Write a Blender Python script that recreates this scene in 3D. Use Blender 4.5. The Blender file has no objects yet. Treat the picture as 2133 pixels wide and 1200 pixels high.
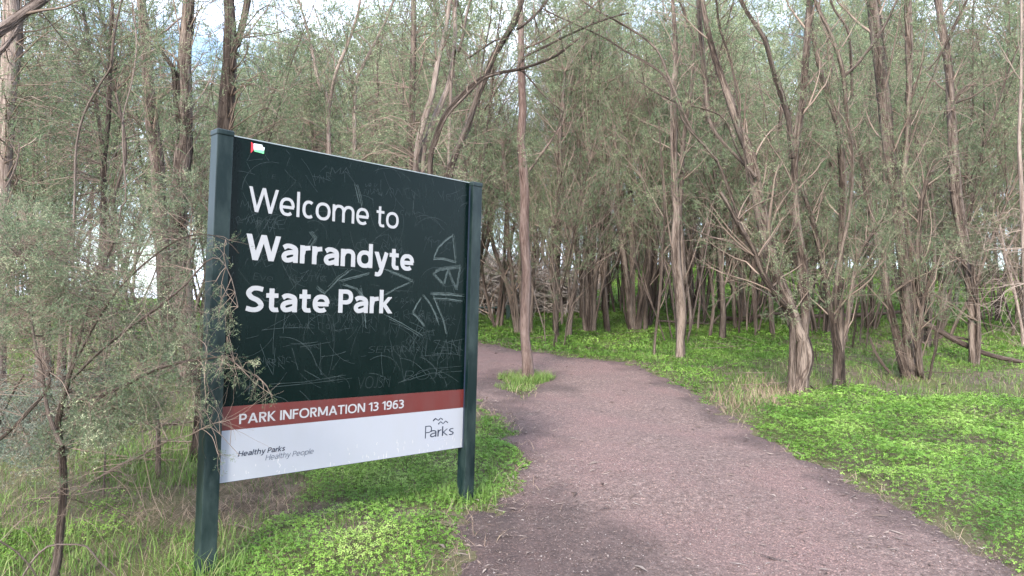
import bpy, math, random
import numpy as np
from mathutils import Matrix, Vector

# ------------------------------------------------------------------ camera, sky, sun, exposure
SC = bpy.context.scene
COL = SC.collection
F, CU, CV, CAMH = 1500.0, 1066.5, 600.0, 1.5
PITCH, ROLL = 0.0376, 0.0255
_f = np.array([0, math.cos(PITCH), math.sin(PITCH)])
_R = np.array([1.0, 0, 0]); _U = np.cross(_R, _f)
CR = math.cos(ROLL) * _R + math.sin(ROLL) * _U
CUP = -math.sin(ROLL) * _R + math.cos(ROLL) * _U
CPOS = np.array([0, 0, CAMH])
cd = bpy.data.cameras.new('camera'); cam = bpy.data.objects.new('camera', cd); COL.objects.link(cam)
cd.sensor_width = 36.0; cd.lens = F / 2133 * 36; cd.clip_start = 0.05; cd.clip_end = 2000
M = Matrix.Identity(4)
for i in range(3):
    M[i][0] = CR[i]; M[i][1] = CUP[i]; M[i][2] = -_f[i]; M[i][3] = CPOS[i]
cam.matrix_world = M
SC.camera = cam

SUN_EL, SUN_AZ = math.radians(32), math.radians(195)      # azimuth clockwise from +Y
W = bpy.data.worlds.new('World'); SC.world = W; W.use_nodes = True
nt = W.node_tree; nt.nodes.clear()
N = nt.nodes.new; L = nt.links.new
out = N('ShaderNodeOutputWorld'); bg = N('ShaderNodeBackground'); sky = N('ShaderNodeTexSky')
sky.sky_type = 'NISHITA'; sky.sun_disc = False; sky.sun_elevation = SUN_EL; sky.sun_rotation = SUN_AZ
sky.air_density = 1.0; sky.dust_density = 1.5; sky.ozone_density = 1.0
tc = N('ShaderNodeTexCoord'); mp = N('ShaderNodeMapping'); mp.inputs['Scale'].default_value = (1, 1, 2.2)
nz = N('ShaderNodeTexNoise'); nz.inputs['Scale'].default_value = 5.0; nz.inputs['Detail'].default_value = 6; nz.inputs['Roughness'].default_value = 0.6
cr = N('ShaderNodeValToRGB'); cr.color_ramp.elements[0].position = 0.38; cr.color_ramp.elements[1].position = 0.58
mx = N('ShaderNodeMixRGB'); mx.inputs['Color2'].default_value = (7.6, 8.6, 10.6, 1)
L(tc.outputs['Generated'], mp.inputs['Vector']); L(mp.outputs['Vector'], nz.inputs['Vector']); L(nz.outputs['Fac'], cr.inputs['Fac'])
L(cr.outputs['Color'], mx.inputs['Fac']); L(sky.outputs['Color'], mx.inputs['Color1']); L(mx.outputs['Color'], bg.inputs['Color'])
bg.inputs['Strength'].default_value = 0.068
L(bg.outputs['Background'], out.inputs['Surface'])
sd = bpy.data.lights.new('sun', 'SUN'); sun = bpy.data.objects.new('sun', sd); COL.objects.link(sun)
sd.energy = 1.5; sd.angle = math.radians(14); sd.color = (1.0, 0.93, 0.82)
_sv = Vector((math.sin(SUN_AZ) * math.cos(SUN_EL), math.cos(SUN_AZ) * math.cos(SUN_EL), math.sin(SUN_EL)))
sun.rotation_euler = _sv.to_track_quat('Z', 'Y').to_euler()
SC.view_settings.view_transform = 'Standard'; SC.view_settings.look = 'None'
SC.view_settings.exposure = 2.85; SC.view_settings.gamma = 1
SC.render.engine = 'CYCLES'
SC.cycles.use_denoising = True
SC.cycles.max_bounces = 6; SC.cycles.diffuse_bounces = 4; SC.cycles.glossy_bounces = 2
SC.cycles.transmission_bounces = 4; SC.cycles.transparent_max_bounces = 4
SC.cycles.use_adaptive_sampling = True; SC.cycles.adaptive_threshold = 0.015

# ------------------------------------------------------------------ helpers
rng = np.random.default_rng(7)
random.seed(7)

def ray(u, v):
    return CR * ((u - CU) / F) + CUP * ((CV - v) / F) + _f

def at(u, v, Y):
    d = ray(u, v); return CPOS + d * (Y / d[1])

def project(P):
    d = np.asarray(P) - CPOS; z = d @ _f
    return CU + F * (d @ CR) / z, CV - F * (d @ CUP) / z

def _h(ix, iy, s):
    n = (ix * 374761393 + iy * 668265263 + s * 1442695041) & 0xffffffff
    n = ((n ^ (n >> 13)) * 1274126177) & 0xffffffff
    return ((n ^ (n >> 16)) & 0xffff) / 65535.0

def vnoise(x, y, s=0):
    x = np.asarray(x, float); y = np.asarray(y, float)
    ix = np.floor(x).astype(np.int64); iy = np.floor(y).astype(np.int64)
    fx = x - ix; fy = y - iy; fx = fx * fx * (3 - 2 * fx); fy = fy * fy * (3 - 2 * fy)
    a = _h(ix, iy, s); b = _h(ix + 1, iy, s); c = _h(ix, iy + 1, s); d = _h(ix + 1, iy + 1, s)
    return (a * (1 - fx) + b * fx) * (1 - fy) + (c * (1 - fx) + d * fx) * fy

def fbm(x, y, s=0, o=3):
    x = np.asarray(x, float); y = np.asarray(y, float)
    t = 0; a = 0.5; w = 0
    for k in range(o):
        t = t + a * vnoise(x * 2 ** k, y * 2 ** k, s + k * 17); w += a; a *= 0.5
    return t / w

def sst(a, b, x):
    t = np.clip((x - a) / (b - a), 0, 1); return t * t * (3 - 2 * t)

def base_z(x, y):
    x = np.asarray(x, float); y = np.asarray(y, float)
    yy = np.minimum(np.maximum(y, 1.0), 70)
    z = 0.05 + 0.075 * (yy - 4)
    side = sst(-3, 6, x - 0.10 * (y - 20))                # the land on the left levels out
    zl = 0.05 + 0.075 * (np.minimum(yy, 24) - 4) + 0.004 * np.maximum(yy - 24, 0)
    z = zl * (1 - side) + z * side
    z = z + 0.035 * np.clip(y - 15, 0, 50) * side
    return z + 0.02 * np.maximum(y - 70, 0) * side * (y < 400)

def gz(x, y):
    d = np.hypot(x, y)
    return base_z(x, y) + (fbm(np.asarray(x) * 0.7 + 40, np.asarray(y) * 0.7 + 40, 3) - 0.5) * 0.10 * np.minimum(1, d / 6) \
        + (fbm(np.asarray(x) * 0.12 + 9, np.asarray(y) * 0.12 + 9, 5) - 0.5) * np.minimum(1.2, d * 0.015)

def gnd(u, v):
    d = ray(u, v); t0 = 0.5; t = 0.5
    while t < 200:
        p = CPOS + d * t
        if p[2] < gz(p[0], p[1]): break
        t0 = t; t *= 1.03
    for _ in range(20):
        m = (t0 + t) / 2; p = CPOS + d * m
        if p[2] < gz(p[0], p[1]): t = m
        else: t0 = m
    p = CPOS + d * t; p[2] = gz(p[0], p[1]); return p

def poly_world(pts): return np.array([gnd(u, v)[:2] for u, v in pts])

def inside(poly, x, y):
    c = np.zeros(np.shape(x), bool); n = len(poly)
    for i in range(n):
        x1, y1 = poly[i]; x2, y2 = poly[(i + 1) % n]
        if y1 == y2: continue
        cond = ((y1 > y) != (y2 > y)) & (x < (x2 - x1) * (y - y1) / (y2 - y1) + x1)
        c ^= cond
    return c

def sdist(poly, x, y):                                    # positive inside
    d = np.full(np.shape(x), 1e9); n = len(poly)
    for i in range(n):
        a = poly[i]; b = poly[(i + 1) % n]; e = b - a; L2 = max(e @ e, 1e-9)
        t = np.clip(((x - a[0]) * e[0] + (y - a[1]) * e[1]) / L2, 0, 1)
        d = np.minimum(d, np.hypot(x - a[0] - t * e[0], y - a[1] - t * e[1]))
    return np.where(inside(poly, x, y), d, -d)

def mesh_np(name, V, F3=None, F4=None, attrs=None, mi3=None, mi4=None, smooth=False):
    me = bpy.data.meshes.new(name)
    V = np.asarray(V, np.float32)
    F3 = np.zeros((0, 3), np.int32) if F3 is None else np.asarray(F3, np.int32)
    F4 = np.zeros((0, 4), np.int32) if F4 is None else np.asarray(F4, np.int32)
    me.vertices.add(len(V)); me.vertices.foreach_set('co', V.ravel())
    me.loops.add(F3.size + F4.size)
    me.loops.foreach_set('vertex_index', np.concatenate([F3.ravel(), F4.ravel()]).astype(np.int32))
    n3, n4 = len(F3), len(F4)
    me.polygons.add(n3 + n4)
    st = np.concatenate([np.arange(n3) * 3, n3 * 3 + np.arange(n4) * 4]).astype(np.int32)
    me.polygons.foreach_set('loop_start', st)
    if mi3 is not None or mi4 is not None:
        a = np.zeros(n3, np.int32) if mi3 is None else np.broadcast_to(mi3, n3)
        b = np.zeros(n4, np.int32) if mi4 is None else np.broadcast_to(mi4, n4)
        me.polygons.foreach_set('material_index', np.concatenate([a, b]).astype(np.int32))
    for k, arr in (attrs or {}).items():
        arr = np.asarray(arr, np.float32)
        if arr.ndim == 1:
            me.attributes.new(k, 'FLOAT', 'POINT').data.foreach_set('value', arr)
        else:
            me.attributes.new(k, 'FLOAT_VECTOR', 'POINT').data.foreach_set('vector', arr.ravel())
    if smooth: me.polygons.foreach_set('use_smooth', np.ones(n3 + n4, bool))
    me.update(calc_edges=True)
    return me

def link(name, me, mats, parent=None, **props):
    o = bpy.data.objects.new(name, me); COL.objects.link(o)
    if me is not None and mats is not None and not me.materials:
        for m in (mats if isinstance(mats, (list, tuple)) else [mats]): me.materials.append(m)
    if parent is not None: o.parent = parent
    for k, v in props.items(): o[k] = v
    return o

def thing(name, label, cat, loc=(0, 0, 0), group=None):
    o = bpy.data.objects.new(name, None); COL.objects.link(o); o.location = tuple(float(c) for c in loc)
    o.empty_display_size = 0.2
    o['label'] = label; o['category'] = cat
    if group: o['group'] = group
    return o

def unit(v):
    v = np.asarray(v, float); return v / (np.linalg.norm(v, axis=-1, keepdims=True) + 1e-12)

class Tubes:
    """collects tapered tubes; every vertex gets a 'bark' coordinate that runs round and along its tube"""
    def __init__(s): s.V = []; s.Q = []; s.B = []; s.T = []; s.n = 0
    def add(s, pts, rad, sides=6, rough=0.0, seed=0, flare=0.0, cap=True):
        P = np.asarray(pts, float); R = np.asarray(rad, float); n = len(P)
        if n < 2: return
        T = np.gradient(P, axis=0); T = unit(T)
        up = np.array([0.3, 0.9, 0.1]) if abs(T[0][2]) > 0.7 else np.array([0, 0, 1.0])
        A = unit(np.cross(T, up)); Bn = np.cross(T, A)
        th = np.arange(sides) / sides * 2 * math.pi
        c, si = np.cos(th), np.sin(th)
        seg = np.concatenate([[0], np.cumsum(np.linalg.norm(np.diff(P, axis=0), axis=1))])
        rr = np.repeat(R[:, None], sides, 1)
        if rough:
            k = (np.arange(sides) * 0.9 + seed * 3.1)
            nx = fbm(np.repeat(k[None], n, 0) * 1.7, np.repeat(seg[:, None], sides, 1) * 1.6 + seed, 11)
            ridge = fbm(np.repeat(k[None], n, 0) * 5.1, np.repeat(seg[:, None], sides, 1) * 0.35 + seed, 23)
            rr = rr * (1 + rough * (nx - 0.5) * 1.6 + rough * (ridge - 0.5) * 1.8)
        V = P[:, None] + rr[..., None] * (c[None, :, None] * A[:, None] + si[None, :, None] * Bn[:, None])
        bk = np.stack([np.repeat((c * 1.0)[None], n, 0) * R[:, None] / max(R[0], 1e-4) + seed * 7.3, np.repeat(si[None], n, 0) + seed * 1.7,
                       np.repeat(seg[:, None], sides, 1)], -1)
        i = np.arange(n - 1)[:, None] * sides; j = np.arange(sides)[None]; j2 = (j + 1) % sides
        Q = np.stack([i + j, i + j2, i + sides + j2, i + sides + j], -1).reshape(-1, 4) + s.n
        s.V.append(V.reshape(-1, 3)); s.Q.append(Q); s.B.append(bk.reshape(-1, 3))
        s.T.append(np.full(n * sides, (math.sin(seed * 12.9898 + n * 0.37) * 43758.5) % 1.0))
        s.n += n * sides
    def arrays(s):
        if not s.V: return np.zeros((0, 3)), np.zeros((0, 4), int), np.zeros((0, 3)), np.zeros(0)
        return np.concatenate(s.V), np.concatenate(s.Q), np.concatenate(s.B), np.concatenate(s.T)
    def mesh(s, name, smooth=True):
        V, Q, B, T = s.arrays()
        return mesh_np(name, V, None, Q, {'bark': B, 'tint': T}, smooth=smooth)

class Leaves:
    """collects narrow single-triangle leaves"""
    def __init__(s): s.P = []; s.D = []; s.S = []; s.T = []; s.W = []
    def add(s, P, D, size, tint, w=1.0):
        s.W.append(np.full(len(P), w)); s.P.append(P); s.D.append(D); s.S.append(np.broadcast_to(size, len(P))); s.T.append(np.broadcast_to(tint, len(P)))
    def count(s): return sum(len(p) for p in s.P)
    def arrays(s, r, wr=0.3):
        if not s.P: return np.zeros((0, 3)), np.zeros((0, 3), int), np.zeros(0)
        P = np.concatenate(s.P); D = unit(np.concatenate(s.D)); S = np.concatenate(s.S)[:, None]; T = np.concatenate(s.T); wr = wr * np.concatenate(s.W)[:, None]
        side = unit(np.cross(D, r.normal(size=P.shape)))
        V = np.stack([P - side * S * wr * 0.5 + D * S * 0.3, P + D * S, P + side * S * wr * 0.5 + D * S * 0.3], 1)
        V[:, 0] -= D * S * 0.1 * 0
        n = len(P); return V.reshape(-1, 3), np.arange(n * 3).reshape(-1, 3), np.repeat(T, 3)

def crown_mesh(name, tubes, lv, r, wr=0.29):
    """twigs and leaves of one crown as one mesh: slot 0 bark, slot 1 leaf"""
    V, Q, B, T = tubes.arrays(); LV, LF, LT = lv.arrays(r, wr)
    return mesh_np(name, np.concatenate([V, LV]), LF + len(V), Q,
                   {'bark': np.concatenate([B, LV * 0.0 + 1]) if len(V) else LV * 0, 'tint': np.concatenate([T, LT])}, mi3=1, mi4=0)

def smooth_path(pts, step):
    """Catmull-Rom through rows [x y z r], resampled about every step"""
    P = np.asarray(pts, float); P = np.vstack([2 * P[0] - P[1], P, 2 * P[-1] - P[-2]]); o = []
    for i in range(1, len(P) - 2):
        k = max(2, int(np.linalg.norm(P[i + 1][:3] - P[i][:3]) / step))
        for t in np.arange(k) / k:
            a, b, c, d = P[i - 1], P[i], P[i + 1], P[i + 2]
            o.append(0.5 * (2 * b + (c - a) * t + (2 * a - 5 * b + 4 * c - d) * t * t + (3 * b - a - 3 * c + d) * t ** 3))
    o.append(P[-2]); o = np.array(o); o[:, 3] = np.maximum(o[:, 3], 0.001); return o

def wander(r, p, d, length, n, wob, up=0.0):
    pts = [np.array(p, float)]; d = unit(d); st = length / n
    for _ in range(n):
        d = unit(d + r.normal(size=3) * wob + np.array([0, 0, up])); pts.append(pts[-1] + d * st)
    return np.array(pts), d

def spray(r, tb, lv, p, d, length, nl, ls, tint, tr, droop=-0.02, sides=3, spread=0.10):
    """a fine twig with side twiglets, leaves all along"""
    pts, dd = wander(r, p, d, length, 4, 0.16, droop)
    tb.add(pts, np.linspace(tr, tr * 0.35, 5), sides, seed=r.integers(50))
    k = 8; m = max(3, nl // k); t = (0.1 + 0.9 * r.random(m)) * 4; i = np.minimum(t.astype(int), 3); f = (t - i)[:, None]
    B = pts[i] * (1 - f) + pts[i + 1] * f; ax = unit(pts[-1] - pts[0])
    sd_ = unit(ax * r.uniform(0.2, 0.9, (m, 1)) + unit(r.normal(size=(m, 3))) * 0.8)
    tl = length * spread * 2.6 * r.uniform(0.5, 1.3, m) * (1.15 - 0.13 * t)
    lv.add(B, sd_, tl, 0.42, 0.16)
    tt = r.random((m, k)) * 1.05
    P = (B[:, None] + sd_[:, None] * (tl[:, None] * tt)[..., None]).reshape(-1, 3) + r.normal(size=(m * k, 3)) * ls * 0.15
    D = np.repeat(sd_, k, 0) * 0.65 + unit(r.normal(size=(m * k, 3))) * 0.75 + np.array([0, 0, 0.12])
    lv.add(P, D, ls * r.uniform(0.55, 1.25, m * k), np.clip(tint + np.repeat(r.normal(size=m) * 0.10, k) + r.normal(size=m * k) * 0.08, 0, 1))

def sprout(r, tb, lv, pts, rad, n, lo, hi, blen, ls, nl, leafy=0.85, twigs=5, brad=0.28, ang=0.8, tw=0.45, gap=None, minr=0.004, up=0.06, spread=0.16):
    """side branches with twigs and foliage along one stem"""
    m = len(pts); T = unit(np.gradient(pts, axis=0))
    for _ in range(n):
        t = lo + (hi - lo) * r.random(); i = min(int(t * (m - 1)), m - 2); p = pts[i]
        h = r.normal(size=3); h[2] = 0; h = unit(h)
        a = ang * r.uniform(0.6, 1.3)
        d = T[i] * math.cos(a) + h * math.sin(a)
        Lb = blen * r.uniform(0.5, 1.3) * (1.15 - 0.5 * t)
        br = max(min(rad[i] * 0.5, brad * rad[i] + 0.004), minr)
        bp, bd = wander(r, p, d, Lb, 6, 0.13, up)
        tb.add(bp, np.linspace(br, max(br * 0.25, minr * 0.6), 7), 4, seed=r.integers(50))
        leaf = r.random() < leafy
        tint = np.clip(0.44 + r.normal() * 0.25, 0, 1)
        for k in range(twigs):
            j = r.integers(1 if k else 5, 6); q = bp[j] + (bp[j + 1] - bp[j]) * r.random() if j < 6 else bp[6]
            td = unit(bp[min(j + 1, 6)] - bp[j]) + r.normal(size=3) * 0.65 + np.array([0, 0, 0.1])
            if leaf: spray(r, tb, lv, q, unit(td), tw * r.uniform(0.6, 1.3), nl, ls, tint, max(minr * 0.6, br * 0.22), spread=spread)
            else:
                tp, _ = wander(r, q, td, tw * r.uniform(0.8, 2.0), 4, 0.2, 0.0)
                tb.add(tp, np.linspace(max(minr * 0.6, br * 0.3), minr * 0.3, 5), 3, seed=r.integers(50))

# ------------------------------------------------------------------ materials
def mat(name):
    m = bpy.data.materials.new(name); m.use_nodes = True; t = m.node_tree
    for n in list(t.nodes):
        if n.type != 'OUTPUT_MATERIAL': t.nodes.remove(n)
    return m, t, t.nodes.new, t.links.new, [n for n in t.nodes if n.type == 'OUTPUT_MATERIAL'][0]

def ramp(nw, stops):
    c = nw('ShaderNodeValToRGB'); e = c.color_ramp.elements
    while len(e) < len(stops): e.new(0.5)
    for k, (p, col) in enumerate(stops): e[k].position = p; e[k].color = (*col, 1)
    return c

def leaf_mat(name, stops, trans=0.35, rough=0.6, spec=0.25):
    m, t, nw, lk, out = mat(name)
    at_ = nw('ShaderNodeAttribute'); at_.attribute_name = 'tint'
    r_ = ramp(nw, stops); lk(at_.outputs['Fac'], r_.inputs['Fac'])
    oi = nw('ShaderNodeObjectInfo'); hs = nw('ShaderNodeHueSaturation')
    mr = nw('ShaderNodeMapRange'); mr.inputs['To Min'].default_value = 0.8; mr.inputs['To Max'].default_value = 1.2
    lk(oi.outputs['Random'], mr.inputs['Value']); lk(mr.outputs['Result'], hs.inputs['Value']); lk(r_.outputs['Color'], hs.inputs['Color'])
    pb = nw('ShaderNodeBsdfPrincipled'); pb.inputs['Roughness'].default_value = rough; pb.inputs['Specular IOR Level'].default_value = spec
    tr = nw('ShaderNodeBsdfTranslucent'); mxs = nw('ShaderNodeMixShader'); mxs.inputs['Fac'].default_value = trans
    lk(hs.outputs['Color'], pb.inputs['Base Color']); lk(hs.outputs['Color'], tr.inputs['Color'])
    lk(pb.outputs['BSDF'], mxs.inputs[1]); lk(tr.outputs['BSDF'], mxs.inputs[2]); lk(mxs.outputs['Shader'], out.inputs['Surface'])
    return m

def bark_mat(name, stops, sc=3.0, bump=0.6, along=0.35):
    m, t, nw, lk, out = mat(name)
    a = nw('ShaderNodeAttribute'); a.attribute_name = 'bark'
    mp = nw('ShaderNodeMapping'); mp.inputs['Scale'].default_value = (sc, sc, sc * along)
    lk(a.outputs['Vector'], mp.inputs['Vector'])
    n1 = nw('ShaderNodeTexNoise'); n1.inputs['Scale'].default_value = 1.6; n1.inputs['Detail'].default_value = 5; n1.inputs['Roughness'].default_value = 0.65
    lk(mp.outputs['Vector'], n1.inputs['Vector'])
    mp2 = nw('ShaderNodeMapping'); mp2.inputs['Scale'].default_value = (0.7, 0.7, 0.8); lk(a.outputs['Vector'], mp2.inputs['Vector'])
    n2 = nw('ShaderNodeTexNoise'); n2.inputs['Scale'].default_value = 1.3; n2.inputs['Detail'].default_value = 3
    lk(mp2.outputs['Vector'], n2.inputs['Vector'])
    mm = nw('ShaderNodeMath'); mm.operation = 'MULTIPLY_ADD'; mm.inputs[1].default_value = 0.45; lk(n2.outputs['Fac'], mm.inputs[0])
    m2 = nw('ShaderNodeMath'); m2.operation = 'MULTIPLY'; m2.inputs[1].default_value = 0.62; lk(n1.outputs['Fac'], m2.inputs[0]); lk(m2.outputs[0], mm.inputs[2])
    r_ = ramp(nw, stops); lk(mm.outputs[0], r_.inputs['Fac'])
    ti = nw('ShaderNodeAttribute'); ti.attribute_name = 'tint'
    mr = nw('ShaderNodeMapRange'); mr.inputs['To Min'].default_value = 0.75; mr.inputs['To Max'].default_value = 1.3; lk(ti.outputs['Fac'], mr.inputs['Value'])
    hs = nw('ShaderNodeHueSaturation'); lk(mr.outputs['Result'], hs.inputs['Value']); lk(r_.outputs['Color'], hs.inputs['Color'])
    pb = nw('ShaderNodeBsdfPrincipled'); pb.inputs['Roughness'].default_value = 0.9; pb.inputs['Specular IOR Level'].default_value = 0.15
    lk(hs.outputs['Color'], pb.inputs['Base Color'])
    if bump:
        b = nw('ShaderNodeBump'); b.inputs['Strength'].default_value = bump; b.inputs['Distance'].default_value = 0.02
        lk(n1.outputs['Fac'], b.inputs['Height']); lk(b.outputs['Normal'], pb.inputs['Normal'])
    lk(pb.outputs['BSDF'], out.inputs['Surface'])
    return m

BARK = bark_mat('bark_fibrous', [(0.39, (0.012, 0.0085, 0.007)), (0.49, (0.046, 0.034, 0.028)), (0.64, (0.155, 0.124, 0.106))], 5.5, 1.0, 0.8)
BARK_PALE = bark_mat('bark_pale', [(0.37, (0.030, 0.022, 0.019)), (0.5, (0.120, 0.092, 0.080)), (0.64, (0.26, 0.215, 0.190))], 5.0, 0.8, 0.8)
BARK_DARK = bark_mat('bark_dark', [(0.36, (0.016, 0.012, 0.010)), (0.5, (0.060, 0.044, 0.038)), (0.64, (0.15, 0.118, 0.104))], 5.5, 1.0, 0.8)
TWIG = bark_mat('twig_bark', [(0.36, (0.040, 0.029, 0.024)), (0.5, (0.110, 0.082, 0.067)), (0.64, (0.23, 0.180, 0.150))], 2.0, 0)
TWIG_PALE = bark_mat('dry_twig', [(0.36, (0.08, 0.062, 0.052)), (0.5, (0.17, 0.135, 0.115)), (0.62, (0.28, 0.23, 0.20))], 2.0, 0)
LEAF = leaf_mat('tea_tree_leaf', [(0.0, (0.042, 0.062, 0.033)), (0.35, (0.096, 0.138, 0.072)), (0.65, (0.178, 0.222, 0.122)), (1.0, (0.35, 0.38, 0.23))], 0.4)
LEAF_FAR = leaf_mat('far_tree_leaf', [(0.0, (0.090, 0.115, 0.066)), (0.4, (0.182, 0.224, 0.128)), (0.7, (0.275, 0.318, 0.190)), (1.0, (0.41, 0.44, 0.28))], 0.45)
LEAF_BUSH = leaf_mat('near_bush_leaf', [(0.0, (0.038, 0.060, 0.034)), (0.4, (0.098, 0.132, 0.074)), (0.75, (0.185, 0.220, 0.132)), (1.0, (0.38, 0.39, 0.25))], 0.35)
CLOVER = leaf_mat('bright_herb_leaf', [(0.0, (0.060, 0.135, 0.022)), (0.4, (0.118, 0.235, 0.036)), (0.7, (0.185, 0.320, 0.056)), (1.0, (0.28, 0.39, 0.11))], 0.35, 0.5, 0.3)
GRASS = leaf_mat('grass_blade', [(0.0, (0.045, 0.090, 0.018)), (0.4, (0.095, 0.170, 0.034)), (0.7, (0.155, 0.225, 0.062)), (0.85, (0.22, 0.22, 0.105)), (1.0, (0.29, 0.235, 0.155))], 0.35, 0.55, 0.3)
STRAW = leaf_mat('dry_straw', [(0.0, (0.13, 0.09, 0.065)), (0.5, (0.26, 0.19, 0.14)), (1.0, (0.46, 0.37, 0.27))], 0.15, 0.7, 0.2)

def ground_mat(name, stops, scale, stops2=None, bump=0.5, speck=True):
    m, t, nw, lk, out = mat(name)
    g = nw('ShaderNodeNewGeometry')
    def noise(s, d=4, ro=0.6):
        n = nw('ShaderNodeTexNoise'); n.inputs['Scale'].default_value = s; n.inputs['Detail'].default_value = d; n.inputs['Roughness'].default_value = ro
        lk(g.outputs['Position'], n.inputs['Vector']); return n
    n1 = noise(scale, 6, 0.75); n2 = noise(0.9, 3); n3 = noise(90, 3, 0.8)
    r1 = ramp(nw, stops); lk(n1.outputs['Fac'], r1.inputs['Fac'])
    col = r1.outputs['Color']
    if stops2:
        r2 = ramp(nw, stops2); lk(n3.outputs['Fac'], r2.inputs['Fac'])
        fm = ramp(nw, [(0.40, (0, 0, 0)), (0.62, (1, 1, 1))]); lk(n2.outputs['Fac'], fm.inputs['Fac'])
        x = nw('ShaderNodeMixRGB'); lk(fm.outputs['Color'], x.inputs['Fac']); lk(col, x.inputs['Color1']); lk(r2.outputs['Color'], x.inputs['Color2']); col = x.outputs['Color']
    if speck:
        v = nw('ShaderNodeTexVoronoi'); v.inputs['Scale'].default_value = 120; lk(g.outputs['Position'], v.inputs['Vector'])
        sr = ramp(nw, [(0.0, (0.62, 0.62, 0.62)), (0.45, (1.0, 1.0, 1.0)), (0.86, (1.0, 1.0, 1.0)), (0.95, (1.7, 1.6, 1.5))])
        sp = nw('ShaderNodeSeparateColor'); lk(v.outputs['Color'], sp.inputs['Color']); lk(sp.outputs['Red'], sr.inputs['Fac'])
        x = nw('ShaderNodeMixRGB'); x.blend_type = 'MULTIPLY'; x.inputs['Fac'].default_value = 1.0
        lk(col, x.inputs['Color1']); lk(sr.outputs['Color'], x.inputs['Color2']); col = x.outputs['Color']
    at_ = nw('ShaderNodeAttribute'); at_.attribute_name = 'tint'
    dr = nw('ShaderNodeMixRGB'); dr.inputs['Color2'].default_value = (0.034, 0.026, 0.026, 1); lk(at_.outputs['Fac'], dr.inputs['Fac']); lk(col, dr.inputs['Color1'])
    pb = nw('ShaderNodeBsdfPrincipled'); pb.inputs['Roughness'].default_value = 0.92; pb.inputs['Specular IOR Level'].default_value = 0.2
    lk(dr.outputs['Color'], pb.inputs['Base Color'])
    ad = nw('ShaderNodeMath'); ad.operation = 'ADD'; lk(n1.outputs['Fac'], ad.inputs[0]); lk(n3.outputs['Fac'], ad.inputs[1])
    b = nw('ShaderNodeBump'); b.inputs['Strength'].default_value = bump; b.inputs['Distance'].default_value = 0.012
    lk(ad.outputs[0], b.inputs['Height']); lk(b.outputs['Normal'], pb.inputs['Normal']); lk(pb.outputs['BSDF'], out.inputs['Surface'])
    return m

PATHM = ground_mat('fine_gravel_path', [(0.30, (0.050, 0.035, 0.033)), (0.5, (0.122, 0.087, 0.081)), (0.70, (0.210, 0.160, 0.149))], 26,
                   [(0.3, (0.058, 0.037, 0.036)), (0.5, (0.138, 0.090, 0.086)), (0.72, (0.228, 0.168, 0.157))], 0.9)
SOIL = ground_mat('forest_soil', [(0.3, (0.034, 0.026, 0.020)), (0.5, (0.078, 0.060, 0.044)), (0.7, (0.15, 0.12, 0.09))], 9,
                  [(0.3, (0.034, 0.036, 0.016)), (0.55, (0.075, 0.078, 0.030)), (0.75, (0.13, 0.125, 0.060))], 0.8, False)

# ------------------------------------------------------------------ ground and path
PATH = poly_world([(500, 668), (700, 684), (860, 700), (1000, 717), (1060, 727), (1120, 735), (1180, 745), (1230, 748), (1290, 757), (1330, 766), (1385, 790), (1420, 802),
                   (1460, 832), (1490, 852), (1525, 880), (1560, 893), (1600, 915), (1640, 936), (1680, 962), (1720, 977), (1760, 1000), (1800, 1013),
                   (1850, 1042), (1900, 1064), (1950, 1092), (2000, 1114), (2050, 1150), (2100, 1172), (2150, 1200), (2400, 1330), (2300, 2600), (800, 3000), (870, 1400),
                   (925, 1230), (950, 1160), (960, 1120), (985, 1080), (1035, 1055), (1085, 1035), (1108, 1003), (1104, 960), (1080, 912), (1040, 872), (1000, 848),
                   (900, 800), (760, 762), (500, 725)])
ISLE = poly_world([(1042, 792), (1060, 784), (1085, 778), (1120, 782), (1134, 796), (1122, 812), (1108, 826), (1090, 836), (1075, 822), (1050, 812)])

def on_path(x, y):
    """signed distance inside the bare path, ragged at its edges"""
    d = sdist(PATH, x, y) + (fbm(np.asarray(x) * 3, np.asarray(y) * 3, 31, 4) - 0.5) * 0.55 + (fbm(np.asarray(x) * 17, np.asarray(y) * 17, 33, 2) - 0.5) * 0.16
    di = sdist(ISLE, x, y) + (fbm(np.asarray(x) * 6, np.asarray(y) * 6, 37, 2) - 0.5) * 0.10
    return np.minimum(d, -di)

def grid(xs, ys):
    X, Y = np.meshgrid(xs, ys); n, m = X.shape
    i = np.arange(n - 1)[:, None] * m + np.arange(m - 1)[None]
    Q = np.stack([i, i + 1, i + m + 1, i + m], -1).reshape(-1, 4)
    return X.ravel(), Y.ravel(), Q
xs = np.concatenate([-np.geomspace(500, 6.2, 40), np.arange(-6, 9.01, 0.12), np.geomspace(9.3, 500, 44)])
ys = np.concatenate([-np.geomspace(300, 1.2, 24), np.arange(-1, 22, 0.12), np.geomspace(22.3, 900, 70)])
X, Y, Q = grid(xs, ys)
dp = sdist(PATH, X, Y)
Z = gz(X, Y) - np.where(dp > 0.25, 0.06, 0.0)
link('ground', mesh_np('ground', np.stack([X, Y, Z], -1), None, Q, {'tint': np.zeros(len(X))}, smooth=True), SOIL, kind='structure')
X, Y, Q = grid(np.arange(-6.5, 7.0, 0.05), np.arange(-0.5, 20, 0.05))
dp = on_path(X, Y)
Z = gz(X, Y) + np.where(dp > 0, 0.010 + 0.008 * sst(0, 0.15, dp), 0.010 + dp * 0.35) + (fbm(X * 9, Y * 9, 51, 2) - 0.5) * 0.010
edge = sst(0.55, 0.0, dp + (fbm(X * 2.2, Y * 2.2, 61, 3) - 0.5) * 0.9)
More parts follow.
